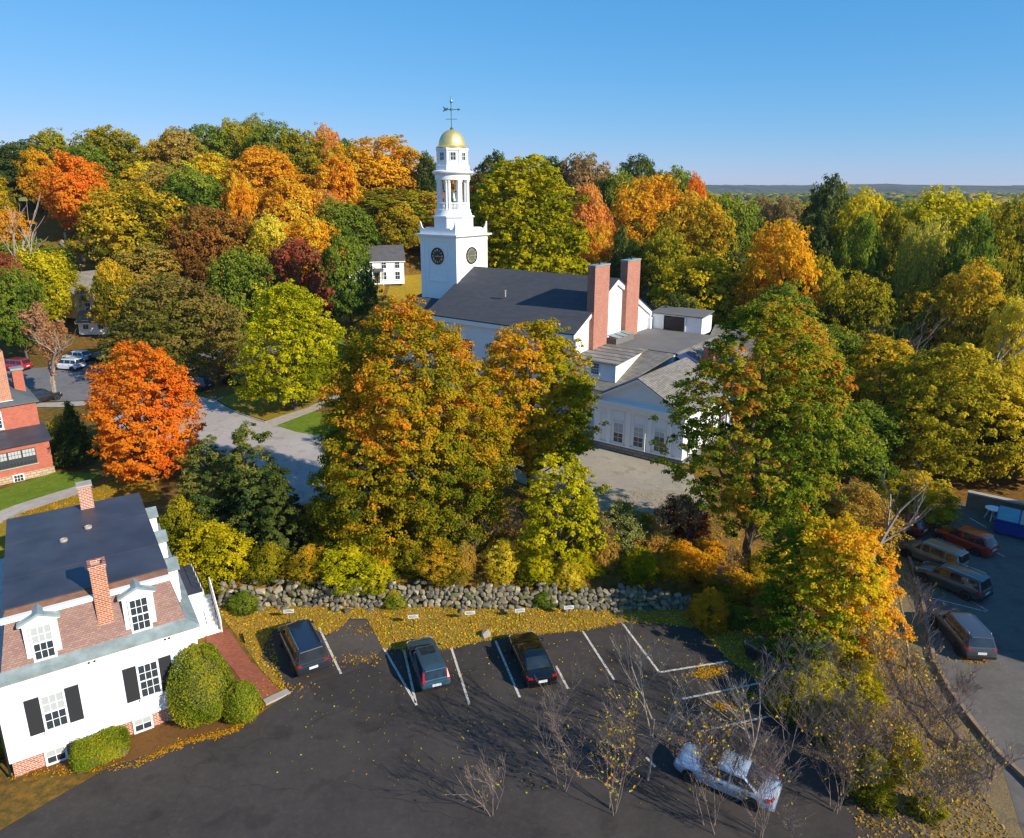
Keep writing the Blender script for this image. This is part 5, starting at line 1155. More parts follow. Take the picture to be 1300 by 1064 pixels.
for gy in range(12):
    for gx in range(28):
        y = 118 + gy * 14 + _fr.uniform(-4, 4); x = -150 + gx * 13.5 + (gy % 2) * 5 + _fr.uniform(-3.5, 3.5)
        if y > 235: y += (y - 235) * 3; x *= 1 + (y - 235) / 260
        px, py = pix(x, y, tz(x, y) + 8)
        if not (-40 < px < 1340): continue
        yf = float(np.interp(x, [-200, -120, -60, -26, 0, 40, 60, 130], [104, 114, 128, 152, 128, 118, 100, 100]))
        if y < yf: continue
        if any((x - a) ** 2 + (y - b) ** 2 < (2.6 + w * .2) ** 2 for a, b, w in PLACED): continue
        if 40 < px < 145 and y < 172: continue
        if 455 < px < 525 and y < 158: continue
        if min(math.hypot(-27 + .81 * d - x, 151 - .59 * d - y) for d in range(4, 50, 6)) < 7: continue
        hh = _fr.uniform(11, 17); lim = float(np.interp(px, SKY_PX, SKY_PY)) + _fr.uniform(2, 14)
        while hh > 5 and pix(x, y, tz(x, y) + hh)[1] < lim: hh -= .5
        if hh <= 5.5: continue
        region = [p for a, b, p in FILLPAL if a <= min(max(x, -199), 299) < b]
        pal = _fr.choice(region[0])
        tree(near_label(FNAME[pal] + ' tree', px, pix(x, y, tz(x, y) + hh * .6)[1]), x, y, hh, _fr.uniform(10, 15), _fr.choice(['round', 'round', 'oval', 'wide']) if pal != 'darkgreen' else 'oval', pal, _fr.randrange(2), group='trees crowding the hillside and woods', rz=_fr.random() * 6.28); FILL += 1
for gy in range(4):
    for gx in range(8):
        y = 64 + gy * 8.5 + _fr.uniform(-2, 2); x = 33 + gx * 9.5 + gy * 2 + _fr.uniform(-2.5, 2.5)
        px, py = pix(x, y, tz(x, y) + 4)
        if px < 1000 or px > 1330: continue
        if any((x - a) ** 2 + (y - b) ** 2 < (2.2 + w * .18) ** 2 for a, b, w in PLACED): continue
        pal = _fr.choice(['olive', 'green', 'olivegold', 'darkgreen', 'tawny', 'yg3'])
        tree(near_label({'olive': 'olive', 'green': 'green', 'olivegold': 'golden olive', 'darkgreen': 'dark green', 'tawny': 'tawny', 'yg3': 'yellow olive'}[pal] + ' understorey tree', px, py), x, y, _fr.uniform(5, 9.5), _fr.uniform(6, 9), 'round', pal, _fr.randrange(4), group='understorey trees of the right woods', rz=_fr.random() * 6.28); FILL += 1

for gy in range(5):
    for gx in range(7):
        y = 92 + gy * 9 + _fr.uniform(-2, 2); x = 36 + gx * 10 + gy * 2.5 + _fr.uniform(-3, 3); px, py = pix(x, y, tz(x, y) + 9)
        if px < 930 or px > 1330 or any((x - a) ** 2 + (y - b) ** 2 < (2 + w * .16) ** 2 for a, b, w in PLACED): continue
        pal = _fr.choice(['olive', 'green', 'olivegold', 'goldorange', 'yg2', 'olive'])
        tree(near_label(FNAME[pal] + ' mid height tree', px, py), x, y, _fr.uniform(11, 15), _fr.uniform(10, 13), _fr.choice(['round', 'wide']), pal, _fr.randrange(2), group='mid height trees of the right woods', rz=_fr.random() * 6.28); FILL += 1

# far forest to the horizon: one mass of crowns, then blue hills
def far_woods():
    rg = np.random.default_rng(8); n = 5200
    y = 330 + 1900 * rg.random(n) ** 1.6; x = (rg.random(n) * 1.9 - .72) * y
    hide = (x < 60 - (y - 240) * .1) & (y < 520); x, y = x[~hide], y[~hide]; n = len(x)
    base = np.array([[math.cos(a) * r, math.sin(a) * r, z] for z, r in ((-.2, .75), (.35, 1), (.8, .62)) for a in np.arange(6) * math.pi / 3] + [[0, 0, 1.05]])
    fc = [(i + 6 * k, (i + 1) % 6 + 6 * k, (i + 1) % 6 + 6 * (k + 1)) for k in (0, 1) for i in range(6)] + [(i + 6 * k, (i + 1) % 6 + 6 * (k + 1), i + 6 * (k + 1)) for k in (0, 1) for i in range(6)] + [(12 + i, 12 + (i + 1) % 6, 18) for i in range(6)]
    fc = np.array(fc); s = rg.uniform(5.5, 9.5, n) * (1 + y / 1500); hgt = rg.uniform(9, 14, n)
    v = base[None] * np.stack([s, s, hgt], 1)[:, None, :] * rg.uniform(.75, 1.2, (n, len(base), 1)) + np.stack([x, y, terr(x, y) + rg.uniform(-1.0, 1.5, n) + 1.5], 1)[:, None, :]
    f = (fc[None] + (np.arange(n) * len(base))[:, None, None]).reshape(-1, 3); t = np.repeat(np.clip(rg.normal(.45, .22, n), 0, 1), len(fc))
    o = obj('far_woods', npmesh('far_woods', v.reshape(-1, 3), f, leafmat('far_forest_leaves', [(46, 64, 30), (70, 80, 34), (104, 94, 40), (140, 100, 44)], .1), t)); struct(o, 'stuff', 'distant autumn forest running to the horizon')
far_woods()
def far_hills():
    rg = np.random.default_rng(3); xs = np.linspace(-2600, 4200, 900); vs = []; fs = []
    for j, (Y, hh) in enumerate(((2500, 0), (2700, 26), (3000, 37), (3600, 47))):
        n = np.convolve(rg.normal(0, 1, len(xs) + 80), np.ones(81) / 9, 'valid') * 2.6 + rg.normal(0, 1.3, len(xs))
        for x, q in zip(xs, n): vs.append((x, Y + abs(x) * .05, max(-5, hh + (q if hh else -8))))
    m = len(xs)
    for j in range(3):
        for i in range(m - 1): fs.append((j * m + i, j * m + i + 1, (j + 1) * m + i + 1, (j + 1) * m + i))
    t = NT('distant_wooded_hills'); nz = t.noise(.02, t.coord(), 6, .7); t.link(t.ramp(nz, [(.35, lin((44, 62, 44))), (.55, lin((70, 78, 50))), (.7, lin((104, 88, 56)))]), t.b.inputs['Base Color']); t.b.inputs['Roughness'].default_value = 1
    me = bpy.data.meshes.new('hills'); me.from_pydata(vs, [], fs); me.materials.append(t.m); struct(obj('hills', me), 'structure', 'low wooded hills on the far horizon')
far_hills()

# bare and nearly bare trees
def branch(b, rd, p, d, ln, r, lvl, maxl, spread, up):
    q = [p]; rr = [r]; dd = d.copy(); k = 3
    for i in range(k):
        dd = (dd + Vector((rd.uniform(-1, 1), rd.uniform(-1, 1), rd.uniform(-.4, 1) * up)) * .16).normalized(); q.append(q[-1] + dd * ln / k); rr.append(r * (1 - .5 * (i + 1) / k))
    b.tube(q, [max(v, .006) for v in rr], 5 if lvl < 2 else 3)
    if lvl >= maxl: return
    for i in range(rd.randint(3, 4) if lvl < 3 else rd.randint(2, 3)):
        f = rd.uniform(.35, 1.0); j = min(k - 1, int(f * k)); pp = q[j].lerp(q[j + 1], f * k - j)
        nd = (dd + Vector((rd.uniform(-1, 1), rd.uniform(-1, 1), rd.uniform(-.2, .8))) * spread).normalized()
        branch(b, rd, pp, nd, ln * rd.uniform(.5, .75), r * .5, lvl + 1, maxl, spread, up)

def bare_tree(label, x, y, h, seed, bark='twig', stems=1, maxl=4, spread=.85, r0=.1, leaves=0, pal='gold', z=None, lean=(0, 0), name='bare_tree', cat='tree', group=None, lsz=1.0):
    rd = random.Random(seed); z = tz(x, y) if z is None else z
    t = thing(name, label, cat, (x, y, z), 0, group); b = MB()
    for s in range(stems):
        d = Vector((rd.uniform(-.25, .25) + lean[0], rd.uniform(-.25, .25) + lean[1], 1)).normalized() if stems > 1 else Vector((lean[0], lean[1], 1)).normalized()
        branch(b, rd, Vector((rd.uniform(-.3, .3) * (stems > 1), rd.uniform(-.3, .3) * (stems > 1), -.2)), d, h * .5 * rd.uniform(.8, 1.1), r0, 0, maxl, spread, 1.0)
    k_ = h / max(v[2] for v in b.v); b.v = [(v[0] * (k_ * .5 + .5), v[1] * (k_ * .5 + .5), v[2] * k_) for v in b.v]
    b.build('trunk', M[bark], t)
    if leaves:
        rg = np.random.default_rng(seed); P = np.array(b.v)[rg.integers(len(b.v) // 3, len(b.v), leaves)] + rg.normal(0, .06, (leaves, 3))
        nm = rg.normal(size=(leaves, 3)); nm /= np.linalg.norm(nm, axis=1)[:, None]; a = np.cross(nm, rg.normal(size=(leaves, 3))); a /= np.linalg.norm(a, axis=1)[:, None]; c = np.cross(nm, a); s = rg.uniform(.035, .07, leaves)[:, None] * (1 + h / 14) * lsz; P = P + rg.normal(0, .09 * (lsz - 1), P.shape)
        v = np.stack([P - a * s, P - c * s * .6, P + a * s, P + c * s * .6], 1).reshape(-1, 3)
        obj('crown', npmesh('crown', v, np.arange(leaves * 4).reshape(-1, 4), LM[pal], rg.random(leaves)), t)
    return t
p = g(70, 508, 1.9); bare_tree('half bare reddish street tree with pale trunk beside the brick building', p[0], p[1], 12.0, 3, 'pale_bark', 1, 5, 1.25, .28, 9000, 'dusty', lsz=2.1)
x, y, _ = at(4, 250, 122); bare_tree('pale bare trunk of a dying tree at the left edge', x, y, 24, 8, 'pale_bark', 1, 3, .5, .4)
x, y, _ = at(1070, 250, 137); bare_tree('bare grey tree right of the tall dark pine', x, y, 25, 14, 'twig', 2, 5, .6, .25)
x, y, _ = at(908, 240, 184); bare_tree('thin bare tree at the right end of the hill skyline', x, y, 20, 15, 'twig', 2, 4, .7, .2)
x, y, _ = at(1150, 420, 82); bare_tree('bare purple grey tree in the clearing of the right woods', x, y, 13.5, 16, 'twig', 2, 5, .9, .22)
x, y, _ = at(1262, 440, 78); bare_tree('long pale leaning trunk in the right woods', x - 4, y, 14, 17, 'pale_bark', 1, 2, .4, .2, lean=(.8, 0))
p = g(1118, 735, .3); bare_tree('pale forked limb leaning over the undergrowth by the side lot', p[0], p[1] + 2, 9.5, 23, 'pale_bark', 1, 3, .8, .17, lean=(.55, .1))
BT = [(1060, 1030, 5.2, 54, 'fine bare brush with sparse golden leaves at the lower right', 5, 5), (1130, 985, 4.8, 55, 'fine bare brush with golden leaves beside the rail', 5, 5), (1165, 1040, 4.6, 56, 'tangled bare brush at the very bottom beside the rail', 5, 5), (1210, 1000, 3.6, 57, 'tangled low brush with yellow leaves spilling to the side lot', 5, 5), (905, 1055, 5.6, 46, 'bare shrub with golden leaves in front of the silver blue car', 5, 5), (960, 1062, 5.4, 53, 'bare thicket before the tail of the silver blue car', 5, 5), (822, 990, 8.6, 31, 'tall bare sapling in the middle of the bottom edge', 1, 5), (712, 1000, 6.0, 32, 'bare many stemmed shrub left of the tall bare sapling', 4, 4), (775, 1030, 6.4, 33, 'bare shrub with a few golden leaves below the tall sapling', 5, 4),
      (942, 1000, 8.0, 34, 'bare sapling standing right of the silver blue car', 1, 5), (1000, 968, 7.4, 35, 'bare twiggy shrub at the edge of the lot below the bay lines', 4, 5), (1070, 985, 6.4, 36, 'bare grey shrub among green bushes at lower right', 4, 5),
      (1140, 905, 6.4, 37, 'bare tangled shrub beside the timber kerb', 4, 5), (622, 1030, 3.6, 38, 'small bare twig clump at the bottom left of the saplings', 4, 3), (1160, 800, 4.6, 40, 'bare purple shrub between maple and side lot', 4, 4),
      (1238, 1030, 4.2, 41, 'bare shrub at the bottom right by the side lot', 3, 4), 
      (1180, 960, 5.4, 45, 'bare thicket against the rail at the lower right', 4, 5), 
      (1205, 900, 3.4, 52, 'low bare brush leaning over the timber kerb', 4, 4)]
for px, py, h, sd, label in ((600, 725, 4.2, 61, 'bare brown brush on the slope between oak and airy tree'), (655, 715, 4.6, 62, 'bare twigs rising left of the airy tree'), (760, 722, 4.4, 63, 'bare twigs between the airy tree and the wispy shrub'), (830, 715, 4.2, 64, 'bare twigs behind the shaded part of the wall'),
                            (875, 700, 5.0, 65, 'bare stems by the dark red shrub'), (925, 745, 4.6, 66, 'bare brush left of the tall green tree trunk'), (1010, 730, 5.2, 67, 'bare brush right of the tall green tree trunk'), (1120, 690, 5.0, 68, 'bare brush around the fallen pale limb')):
    p = g(px, py, 1.0); bare_tree(label, p[0], p[1], h, sd, 'twig', 4, 4, .8, .03, 260, 'goldorange', name='bare_shrub', cat='shrub')
for (px, py, h, sd, label, st_, ml) in BT:
    p = g(px, py, .0); bare_tree(label, p[0], p[1], h, sd, 'twig' if st_ > 1 else 'pale_bark', st_, ml, .8 if st_ > 1 else .62, (.022 if st_ > 1 else .075), 230 if 'golden' in label or 'tangled' in label else 16, 'gold', z=0.0, name='bare_shrub' if 'shrub' in label or 'clump' in label or 'thicket' in label else 'bare_sapling', cat='shrub' if 'shrub' in label or 'clump' in label or 'thicket' in label else 'tree')

# ------------------------------------------------------------------ clipped hedges by the white house
def hedge(label, name, fn, n, leaf, pal, x, y, rz, seed, core):
    rg = np.random.default_rng(seed); t = thing(name, label, 'hedge', (x, y, 0), rz)
    p, nm = fn(rg, n); nm = nm + rg.normal(0, .42, (n, 3)); nm /= np.linalg.norm(nm, axis=1)[:, None]
    p = p + nm * (.05 * np.sin(p[:, 0] * 5.3 + seed) * np.sin(p[:, 1] * 4.7 + p[:, 2] * 3.9) + .035 * np.sin(p[:, 2] * 9 + p[:, 0] * 8))[:, None] + rg.normal(0, .045, (n, 3)) - np.abs(rg.normal(0, .06, n))[:, None] * nm
    a = np.cross(nm, rg.normal(size=(n, 3))); a /= np.linalg.norm(a, axis=1)[:, None]; b_ = np.cross(nm, a); s = (leaf * rg.uniform(.6, 1.3, n))[:, None]
    v = np.stack([p - a * s, p - b_ * s * .6, p + a * s, p + b_ * s * .6], 1).reshape(-1, 3)
    q = .45 + .22 * np.sin(p[:, 0] * 2.1 + p[:, 2] * 1.7 + seed) * np.sin(p[:, 1] * 2.6 - p[:, 2]) + rg.normal(0, .17, n)
    core.build('stems', M['bark'], t, smooth=False)
    obj('foliage', npmesh('foliage', v, np.arange(n * 4).reshape(-1, 4), LM[pal], np.clip(q, 0, 1)), t)
    return t
def egg(rx, ry, h):
    def fn(rg, n):
        d = rg.normal(size=(n, 3)); d /= np.linalg.norm(d, axis=1)[:, None]; z = d[:, 2]
        k = np.where(z < 0, .55, 1.0); sq = (1 + .05 * np.sin(5 * np.arctan2(d[:, 1], d[:, 0]) + 3 * z))[:, None]
        z0 = h * .36; P = np.stack([d[:, 0] * rx, d[:, 1] * ry, np.where(z > 0, z * (h - z0), z * z0 * 1.0)], 1) * sq; P[:, :2] *= (1 + .12 * np.clip(-z, 0, 1))[:, None]
        return P + np.array([0, 0, z0]), d / np.array([rx, ry, h * .5])
    return fn
p = g(250, 925, 0); hedge('tall egg shaped clipped evergreen at the corner of the white house', 'topiary', egg(1.6, 1.6, 4.3), 26000, .052, 'hedge', p[0] + .0, p[1] + .95, 0, 1, MB().lathe([(.1, 0), (1.25, .8), (1.3, 1.8), (1.0, 3.0), (.3, 3.9)], 12))
p = g(306, 920, 0); hedge('small round clipped evergreen beside the brick path', 'topiary', egg(.95, .95, 2.15), 11000, .05, 'hedge', p[0] - .05, p[1] + .55, 0, 2, MB().lathe([(.1, 0), (.75, .5), (.75, 1.1), (.3, 1.8)], 10))
def boxy(lx, ly, h):
    def fn(rg, n):
        f = rg.choice(5, n, p=np.array([lx * ly, lx * h, lx * h, ly * h, ly * h]) / (lx * ly + 2 * lx * h + 2 * ly * h)); u = rg.uniform(-1, 1, (n, 2)); P = np.zeros((n, 3)); N = np.zeros((n, 3))
        for k, (ax, sg) in enumerate(((2, 1), (1, -1), (1, 1), (0, -1), (0, 1))):
            m = f == k; q = np.zeros((m.sum(), 3)); o = [i for i in range(3) if i != ax]; q[:, o[0]] = u[m, 0]; q[:, o[1]] = u[m, 1]; q[:, ax] = sg; P[m] = q; N[m, ax] = sg
        r = (np.abs(P) ** 6).sum(1) ** (1 / 6); P = P / r[:, None] * 1.0; P *= np.array([lx / 2, ly / 2, h / 2]); P[:, 2] += h / 2; P += .05 * np.sin(P * 4.0)[:, [1, 2, 0]]
        return P, N
    return fn
hedge('low box hedge under the left window of the white house', 'box_hedge', boxy(2.5, 1.2, 1.15), 17000, .05, 'hedge', *Vector((-17.1, 33.5, 0)).to_tuple()[:2], R(33.5), 3, MB().box(-1.1, 1.1, -.5, .5, 0, .95))
_h = bpy.data.objects['box_hedge']; _h.location = Vector((-17.1, 33.5, 0)) + Matrix.Rotation(R(33.5), 3, 'Z') @ Vector((-5.15, -.85, 0))
p = g(4, 985, .0); tree('small green shrub past the left corner of the white house', -26.6, 29.6, 1.6, 1.6, 'shrub', 'hedge', 1)

# ------------------------------------------------------------------ dry stone wall
WALL = thing('stone_wall', 'long dry fieldstone retaining wall behind the front lot', 'wall', (0, 0, 0))
_sr = random.Random(9)
def stone_mesh(seed):
    bm = bmesh.new(); bmesh.ops.create_icosphere(bm, subdivisions=1, radius=.5); rd = random.Random(seed); pw = rd.uniform(.5, .85)
    for v in bm.verts:
        v.co = Vector([math.copysign(abs(c * 2) ** pw / 2, c) for c in v.co]) * rd.uniform(.78, 1.14)
    me = bpy.data.meshes.new('stone'); bm.to_mesh(me); bm.free(); me.materials.append(None); return me
STN = [stone_mesh(k) for k in range(8)]
SM = [plain('fieldstone_%s' % n, c, .9, .25, 4, .4) for n, c in (('grey', (118, 112, 96)), ('tan', (136, 124, 96)), ('pale', (160, 150, 126)), ('mossy', (102, 102, 66)), ('dark', (82, 78, 68)))]
def wall_y(x): return 43.75 - .018 * (x + 20) + .12 * math.sin(x * .7)
stones = []
x0, x1 = -20.6, 13.2
for row in range(5):
    x = x0 + _sr.uniform(0, .3)
    while x < x1:
        w = _sr.choice([_sr.uniform(.22, .38), _sr.uniform(.3, .5), _sr.uniform(.4, .74)]) * (1.15 - row * .04); hgt = _sr.uniform(.24, .44); ht = 1.0 if x < 8 else max(.3, 1 - (x - 8) / 7)
        zc = .14 + row * .275 * ht
        if not (row == 4 and _sr.random() < .25): stones.append((w * hgt, x + w / 2, wall_y(x) + row * .09 + _sr.uniform(-.1, .1), zc + _sr.uniform(-.11, .11), w, _sr.uniform(.35, .55), hgt))
        x += w * .93
for _ in range(70):     # tumbled stones on top and at the foot
    x = _sr.uniform(x0, x1); top = _sr.random() < .7; w = _sr.uniform(.3, .6)
    stones.append((w * .25, x, wall_y(x) + (.5 + _sr.uniform(0, .35) if top else -.35 + _sr.uniform(-.3, .1)), 1.42 * (1 if x < 8 else max(.3, 1 - (x - 8) / 7)) if top else .1, w, _sr.uniform(.3, .5), _sr.uniform(.2, .32)))
stones.sort(key=lambda s: -s[0])
rest = MB()
for i, (_, x, y, z, w, d, hgt) in enumerate(stones):
    rot = (_sr.uniform(-.3, .3), _sr.uniform(-.6, .6), _sr.uniform(-.4, .4))
    if i < 299:
        o = obj('stone', STN[i % 8], WALL, (x, y, z)); o.scale = (w * 1.1, d, hgt * 1.12); o.rotation_euler = rot; setmat(o, SM[_sr.choice([0, 0, 1, 1, 2, 3, 4])])
    else:
        mx = Matrix.Translation((x, y, z)) @ Matrix.Rotation(rot[2], 4, 'Z') @ Matrix.Rotation(rot[1], 4, 'Y') @ Matrix.Diagonal((w * 1.1, d, hgt * 1.12, 1)); me = STN[i % 8]
        rest._put([mx @ v.co for v in me.vertices], [tuple(p.vertices) for p in me.polygons])
o = rest.build('small_stones', SM[0], WALL); o['kind'] = 'stuff'

# ------------------------------------------------------------------ small things in the lots
SG = [(368, 790, 'small white sign in front of the blue grey van'), (525, 797, 'small white sign in front of the teal wagon'), (597, 792, 'small white sign above the empty bay left of the sedan'), (660, 789, 'small white sign in front of the black sedan'), (722, 785, 'small white sign above the empty bay right of the sedan')]
for px, py, label in SG:
    p = g(px, py, 0); t = thing('parking_sign', label, 'sign', p, R(8), 'parking signs along the leaf bank')
    MB().tube([(0, 0, -.2), (0, 0, .8)], .022, 6).build('post', M['iron'], t)
    MB().box(-.34, .34, -.03, -.005, .72, .98).build('board', M['plate'], t)
    b = MB()
    for k in range(2): b.box(-.27, .27 - .1 * k, -.034, -.0305, .80 + .085 * k, .835 + .085 * k)
    b.build('lettering', M['iron'], t)
p = g(617, 808, 0); t = thing('boulder', 'pale rounded boulder at the head of the empty bay beside the sedan', 'boulder', (p[0], p[1], .17), R(15), me=STN[3]); t.scale = (.7, .5, .45); setmat(t, M['concrete'])
p = g(309, 812, 0); t = thing('path_rail', 'low dark edging rail between brick path and leaf bank', 'rail', (p[0], p[1], 0), R(120)); MB().box(-.5, .5, -.03, .03, .0, .22).build('rail', M['iron'], t)  # plain low iron rail along the path, no lamp in it

# blue dumpster, white garden table, retaining wall at the back of the side lot
p = g(1281, 684, 0); D = thing('dumpster', 'big blue dumpster with teal lid at the back of the side lot', 'dumpster', (p[0] + 1.2, p[1] + .8, .03), R(-38))
M['blue'] = plain('blue_enamel', (26, 58, 140), .4, .12, 2); M['teal'] = plain('teal_lid', (70, 150, 160), .45, .12, 2)
MB().prism_x([(-1.0, .12), (.9, .12), (1.0, 1.5), (.9, 1.75), (-1.05, 1.35)], -1.6, 1.6).build('body', M['blue'], D)
for s in (-1, 1): MB().slab((s * .8 - .74, -1.1, 1.38), (s * .8 + .74, -1.1, 1.38), (s * .8 + .74, .95, 1.82), (s * .8 - .74, .95, 1.82), .06).build('lid', M['teal'] if s < 0 else M['concrete'], D)
for s in (-1, 1): MB().box(s * 1.68 - .08, s * 1.68 + .08, -.5, .5, .75, .95).build('lift_pocket', M['blue'], D)
b = MB()
for x in (-.9, 0, .9): b.box(x - .05, x + .05, -1.1, -.98, .15, 1.3)
b.build('rib', M['blue'], D); MB().box(.5, 1.4, -1.06, -1.02, .7, 1.0).build('notice', M['plate'], D)
for x in (-1.4, 1.4):
    for y in (-.8, .7): MB().lathe([(.09, -.05), (.09, .05)], 10).xf(Matrix.Translation((x, y, .09)) @ Matrix.Rotation(R(90), 4, 'Y')).build('caster', M['tyre'], D)
p = g(1259, 660, 0); T = thing('garden_table', 'round white garden table beyond the dumpster', 'table', (p[0], p[1], .03))
MB().lathe([(.02, 1.0), (.62, 1.0), (.66, 1.03), (.66, 1.08), (.6, 1.1), (.02, 1.1)], 20).build('tabletop', M['trim'], T)
for k in range(4): a = R(45 + 90 * k); MB().tube([(.3 * math.cos(a), .3 * math.sin(a), 1.0), (.42 * math.cos(a), .42 * math.sin(a), .5), (.58 * math.cos(a), .58 * math.sin(a), 0)], .05, 6).build('leg', M['trim'], T)
RW = thing('retaining_wall', 'low brown concrete retaining wall at the back of the side lot', 'wall', (0, 0, 0))
a, b2 = Vector(g(1225, 646, 0)), Vector(g(1420, 690, 0)); d = (b2 - a).normalized(); n = Vector((-d.y, d.x, 0))
M['brown_concrete'] = plain('brown_concrete', (128, 104, 82), .9, .2, 1, .2)
MB().prism([tuple((a + n * .1)[:2]), tuple((b2 + n * .1)[:2]), tuple((b2 + n * .5)[:2]), tuple((a + n * .5)[:2])], -.3, 1.5).build('wall_body', M['brown_concrete'], RW)
MB().prism([tuple((a)[:2]), tuple((b2)[:2]), tuple((b2 + n * .6)[:2]), tuple((a + n * .6)[:2])], 1.502, 1.65).build('coping', M['concrete'], RW)

# timber kerb and low fence rail between bank and side lot
M['timber'] = plain('weathered_timber', (138, 116, 92), .9, .25, 2, .3)
pts = [g(*q, 0) for q in ((1146, 690), (1158, 722), (1170, 760), (1177, 800), (1186, 842), (1206, 880), (1235, 920), (1268, 960), (1300, 990), (1340, 1030))]
for i in range(len(pts) - 1):
    a, b2 = Vector(pts[i]), Vector(pts[i + 1]); mid = (a + b2) / 2; rz = math.atan2(b2.y - a.y, b2.x - a.x); L_ = (b2 - a).length
    t = MB().box(-L_ / 2 + .02, L_ / 2 - .02, -.11, .11, .0, .26).mesh('timber_kerb', M['timber'])
    thing('timber_kerb', 'weathered timber edging the side lot', 'kerb', mid, rz, 'timbers edging the side lot', t)
pts = [g(*q, 0) for q in ((1128, 712), (1138, 760), (1146, 800), (1152, 850), (1176, 900), (1215, 950), (1260, 990))]
FN = thing('rail_fence', 'low weathered rail along the bank above the side lot', 'fence', (0, 0, 0))
for i, q in enumerate(pts):
    MB().box(q[0] - .08, q[0] + .08, q[1] - .08, q[1] + .08, -.3, .8).build('post', M['timber'], FN)
    if i: MB().tube([Vector(pts[i - 1]) + Vector((0, 0, .65)), Vector(q) + Vector((0, 0, .65))], .07, 6).build('rail', M['timber'], FN)
p = g(1150, 700, 0); t = thing('gate_post', 'dark iron post at the back corner of the side lot', 'post', p); MB().tube([(0, 0, -.2), (0, 0, 1.7)], .09, 8).build('shaft', M['iron'], t); MB().lathe([(.02, 1.95), (.13, 1.85), (.13, 1.75), (.02, 1.69)], 8).build('cap', M['iron'], t)
p = g(243, 572, 1.5); t = thing('sign_post', 'thin wooden post beside the hatched drive', 'post', (p[0], p[1], tz(p[0], p[1]))); MB().box(-.08, .08, -.08, .08, -.2, 2.1).build('shaft', M['timber'], t); MB().box(-.11, .11, -.11, .11, 2.1, 2.18).build('cap', M['timber'], t)
# gravestones
_gr = random.Random(2)
for k in range(34):
    x, y, _ = at(_gr.uniform(20, 150), 305, 1); y = _gr.uniform(138, 160); x = x * y
    w, h = _gr.uniform(.5, .85), _gr.uniform(.8, 1.5)
    b = MB().prism_y([(-w / 2, -.3), (w / 2, -.3), (w / 2, h * .75), (w * .3, h), (-w * .3, h), (-w / 2, h * .75)], -.08, .08)
    thing('gravestone', '%s headstone on the cemetery slope' % ('pale worn' if k % 3 else 'dark slate'), 'gravestone', (x, y, tz(x, y)), R(-20 + _gr.uniform(-8, 8)), '%s headstones on the cemetery slope' % ('pale' if k % 3 else 'dark'), b.mesh('gravestone', M['concrete'] if k % 3 else M['roof_dark']))

# ------------------------------------------------------------------ fallen leaves and grass blades
def litter(name, n, region, pal, size, seed, label, zf=None, lift=.03):
    rg = np.random.default_rng(seed); P = region(rg, n); n = len(P)
    z = (terr(P[:, 0], P[:, 1]) if zf is None else np.full(n, zf)) + lift + rg.random(n) * .04
    p = np.column_stack([P, z]); nm = rg.normal(0, .35, (n, 3)) + np.array([0, 0, 1]); nm /= np.linalg.norm(nm, axis=1)[:, None]
    a = np.cross(nm, rg.normal(size=(n, 3))); a /= np.linalg.norm(a, axis=1)[:, None]; c = np.cross(nm, a); s = (size * rg.uniform(.6, 1.3, n))[:, None]
    v = np.stack([p - a * s, p - c * s * .65, p + a * s, p + c * s * .65], 1).reshape(-1, 3)
    struct(obj(name, npmesh(name, v, np.arange(n * 4).reshape(-1, 4), LM[pal], rg.random(n))), 'stuff', label)
def inpoly(poly):
    poly = np.array(poly)
    def fn(rg, n):
        lo, hi = poly.min(0), poly.max(0); P = rg.uniform(lo, hi, (n * 3, 2)); ins = np.zeros(len(P), bool); j = len(poly) - 1
        for i in range(len(poly)):
            yi, yj = poly[i, 1], poly[j, 1]; c = ((yi > P[:, 1]) != (yj > P[:, 1])) & (P[:, 0] < (poly[j, 0] - poly[i, 0]) * (P[:, 1] - yi) / (yj - yi + 1e-9) + poly[i, 0]); ins ^= c; j = i
        return P[ins][:n]
    return fn
bank = gp((270, 770), (300, 806), (331, 850), (362, 882), (345, 800), (392, 796), (412, 808), (434, 800), (443, 786), (466, 786), (486, 825), (520, 828), (575, 825), (626, 813), (690, 807), (742, 802), (795, 792), (845, 794), (886, 799), (925, 840), (968, 868)) + [(17.2, 38.6), (14.2, 43.4), (-20.6, 43.4)]
litter('fallen_leaves', 5000, inpoly(bank), 'gold', .07, 5, 'orange leaves fallen on the bank below the wall', 0, .03)
litter('fallen_leaves', 3500, inpoly(bank), 'goldorange', .07, 15, 'deeper orange leaves fallen on the bank', 0, .035)
litter('fallen_leaves', 700, inpoly(gp((330, 985), (380, 870), (486, 826), (575, 826), (745, 806), (890, 800), (1000, 900), (1030, 960), (900, 1030))), 'gold', .05, 6, 'scattered yellow leaves on the front lot asphalt', 0, .04)
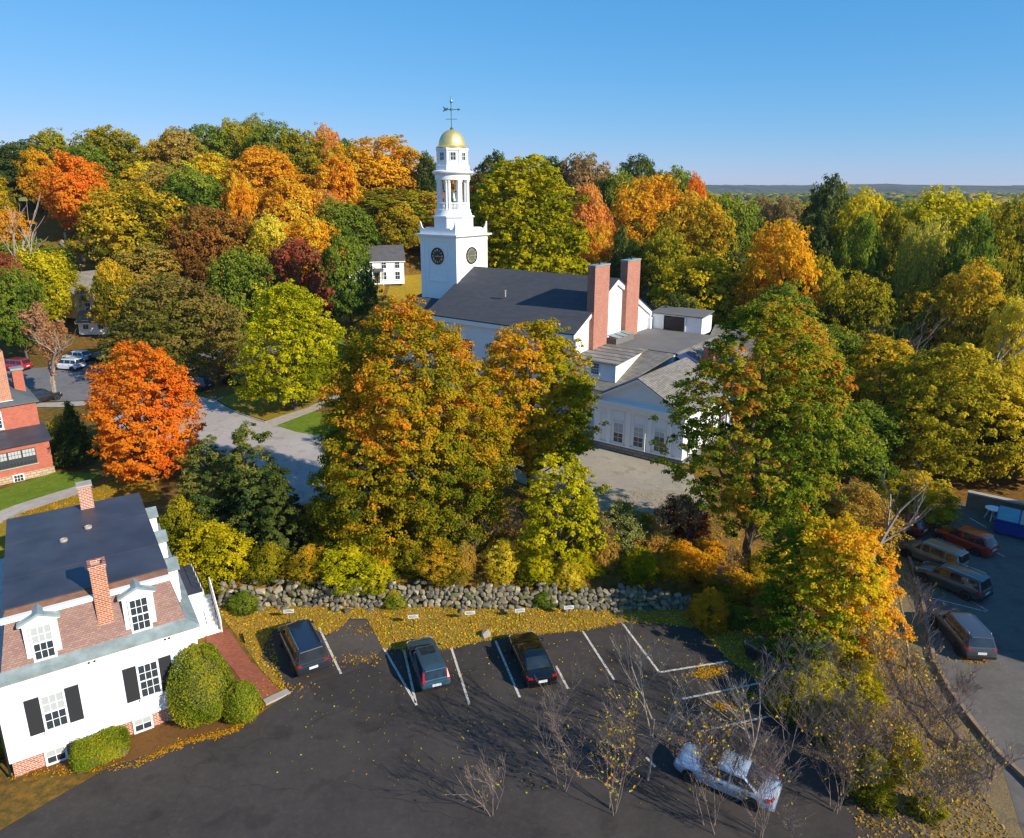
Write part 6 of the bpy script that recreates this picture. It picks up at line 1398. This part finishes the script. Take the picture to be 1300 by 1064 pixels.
for c0, r0, n_ in (((905, 852), .5, 260), ((893, 858), .45, 220), ((945, 884), .55, 260), ((915, 897), .4, 160), ((457, 838), .8, 130), ((466, 800), 1.0, 160), ((1237, 838), .5, 140), ((352, 876), .9, 160)):
    p = g(*c0); litter('leaf_drift', n_, (lambda q, r: lambda rg, n: np.array(q[:2]) + rg.normal(0, r, (n, 2)) * np.array([1.1, .45]))(p, r0), 'goldorange', .07, int(c0[0]), 'drift of orange leaves blown together on asphalt', 0, .04)
_bed = gp((12, 985), (170, 972), (232, 944), (296, 928), (334, 893))
def edge_leaves(rg, n):
    k = rg.integers(0, len(_bed) - 1, n); u = rg.random(n)[:, None]; q = np.array(_bed); return q[k] * (1 - u) + q[k + 1] * u + rg.normal(0, .16, (n, 2))
litter('leaf_drift', 1500, edge_leaves, 'goldorange', .055, 31, 'leaves gathered along the edge of the planting bed', 0, .035)
litter('ground_leaves', 24000, lambda rg, n: np.column_stack([rg.uniform(-30, 34, n), rg.uniform(44.8, 60, n)]), 'tawny', .085, 7, 'brown and orange leaves under the trees behind the wall')
litter('ground_leaves', 12000, inpoly([(17, 38), (14.5, 44), (22, 50), (27, 49), (25.4, 38), (23.5, 32), (22.6, 28), (22, 22), (15, 21)]), 'tawny', .08, 8, 'leaf litter and weeds on the bank between the two lots', 0, .03)
litter('ground_leaves', 5000, inpoly(gp((0, 665), (104, 631), (190, 600), (205, 640), (90, 668), z=1.0)), 'goldorange', .08, 9, 'orange leaves under the red orange maple')
print('trees filled:', FILL, 'objects', len(bpy.data.objects))

# ------------------------------------------------------------------ thin autumn haze
hz = MB().box(-4600, 4600, -120, 4300, -14, 62).build('haze', None); hz['kind'] = 'stuff'; hz['label'] = 'thin haze in the air'
_t = NT('thin_haze'); _t.n.remove(_t.b); _pv = _t.add('ShaderNodeVolumePrincipled'); _pv.inputs['Density'].default_value = 0.00008; _pv.inputs['Color'].default_value = (.82, .9, 1, 1); _pv.inputs['Anisotropy'].default_value = 0.2
_t.link(_pv.outputs[0], _t.out.inputs['Volume']); hz.data.materials.append(_t.m)
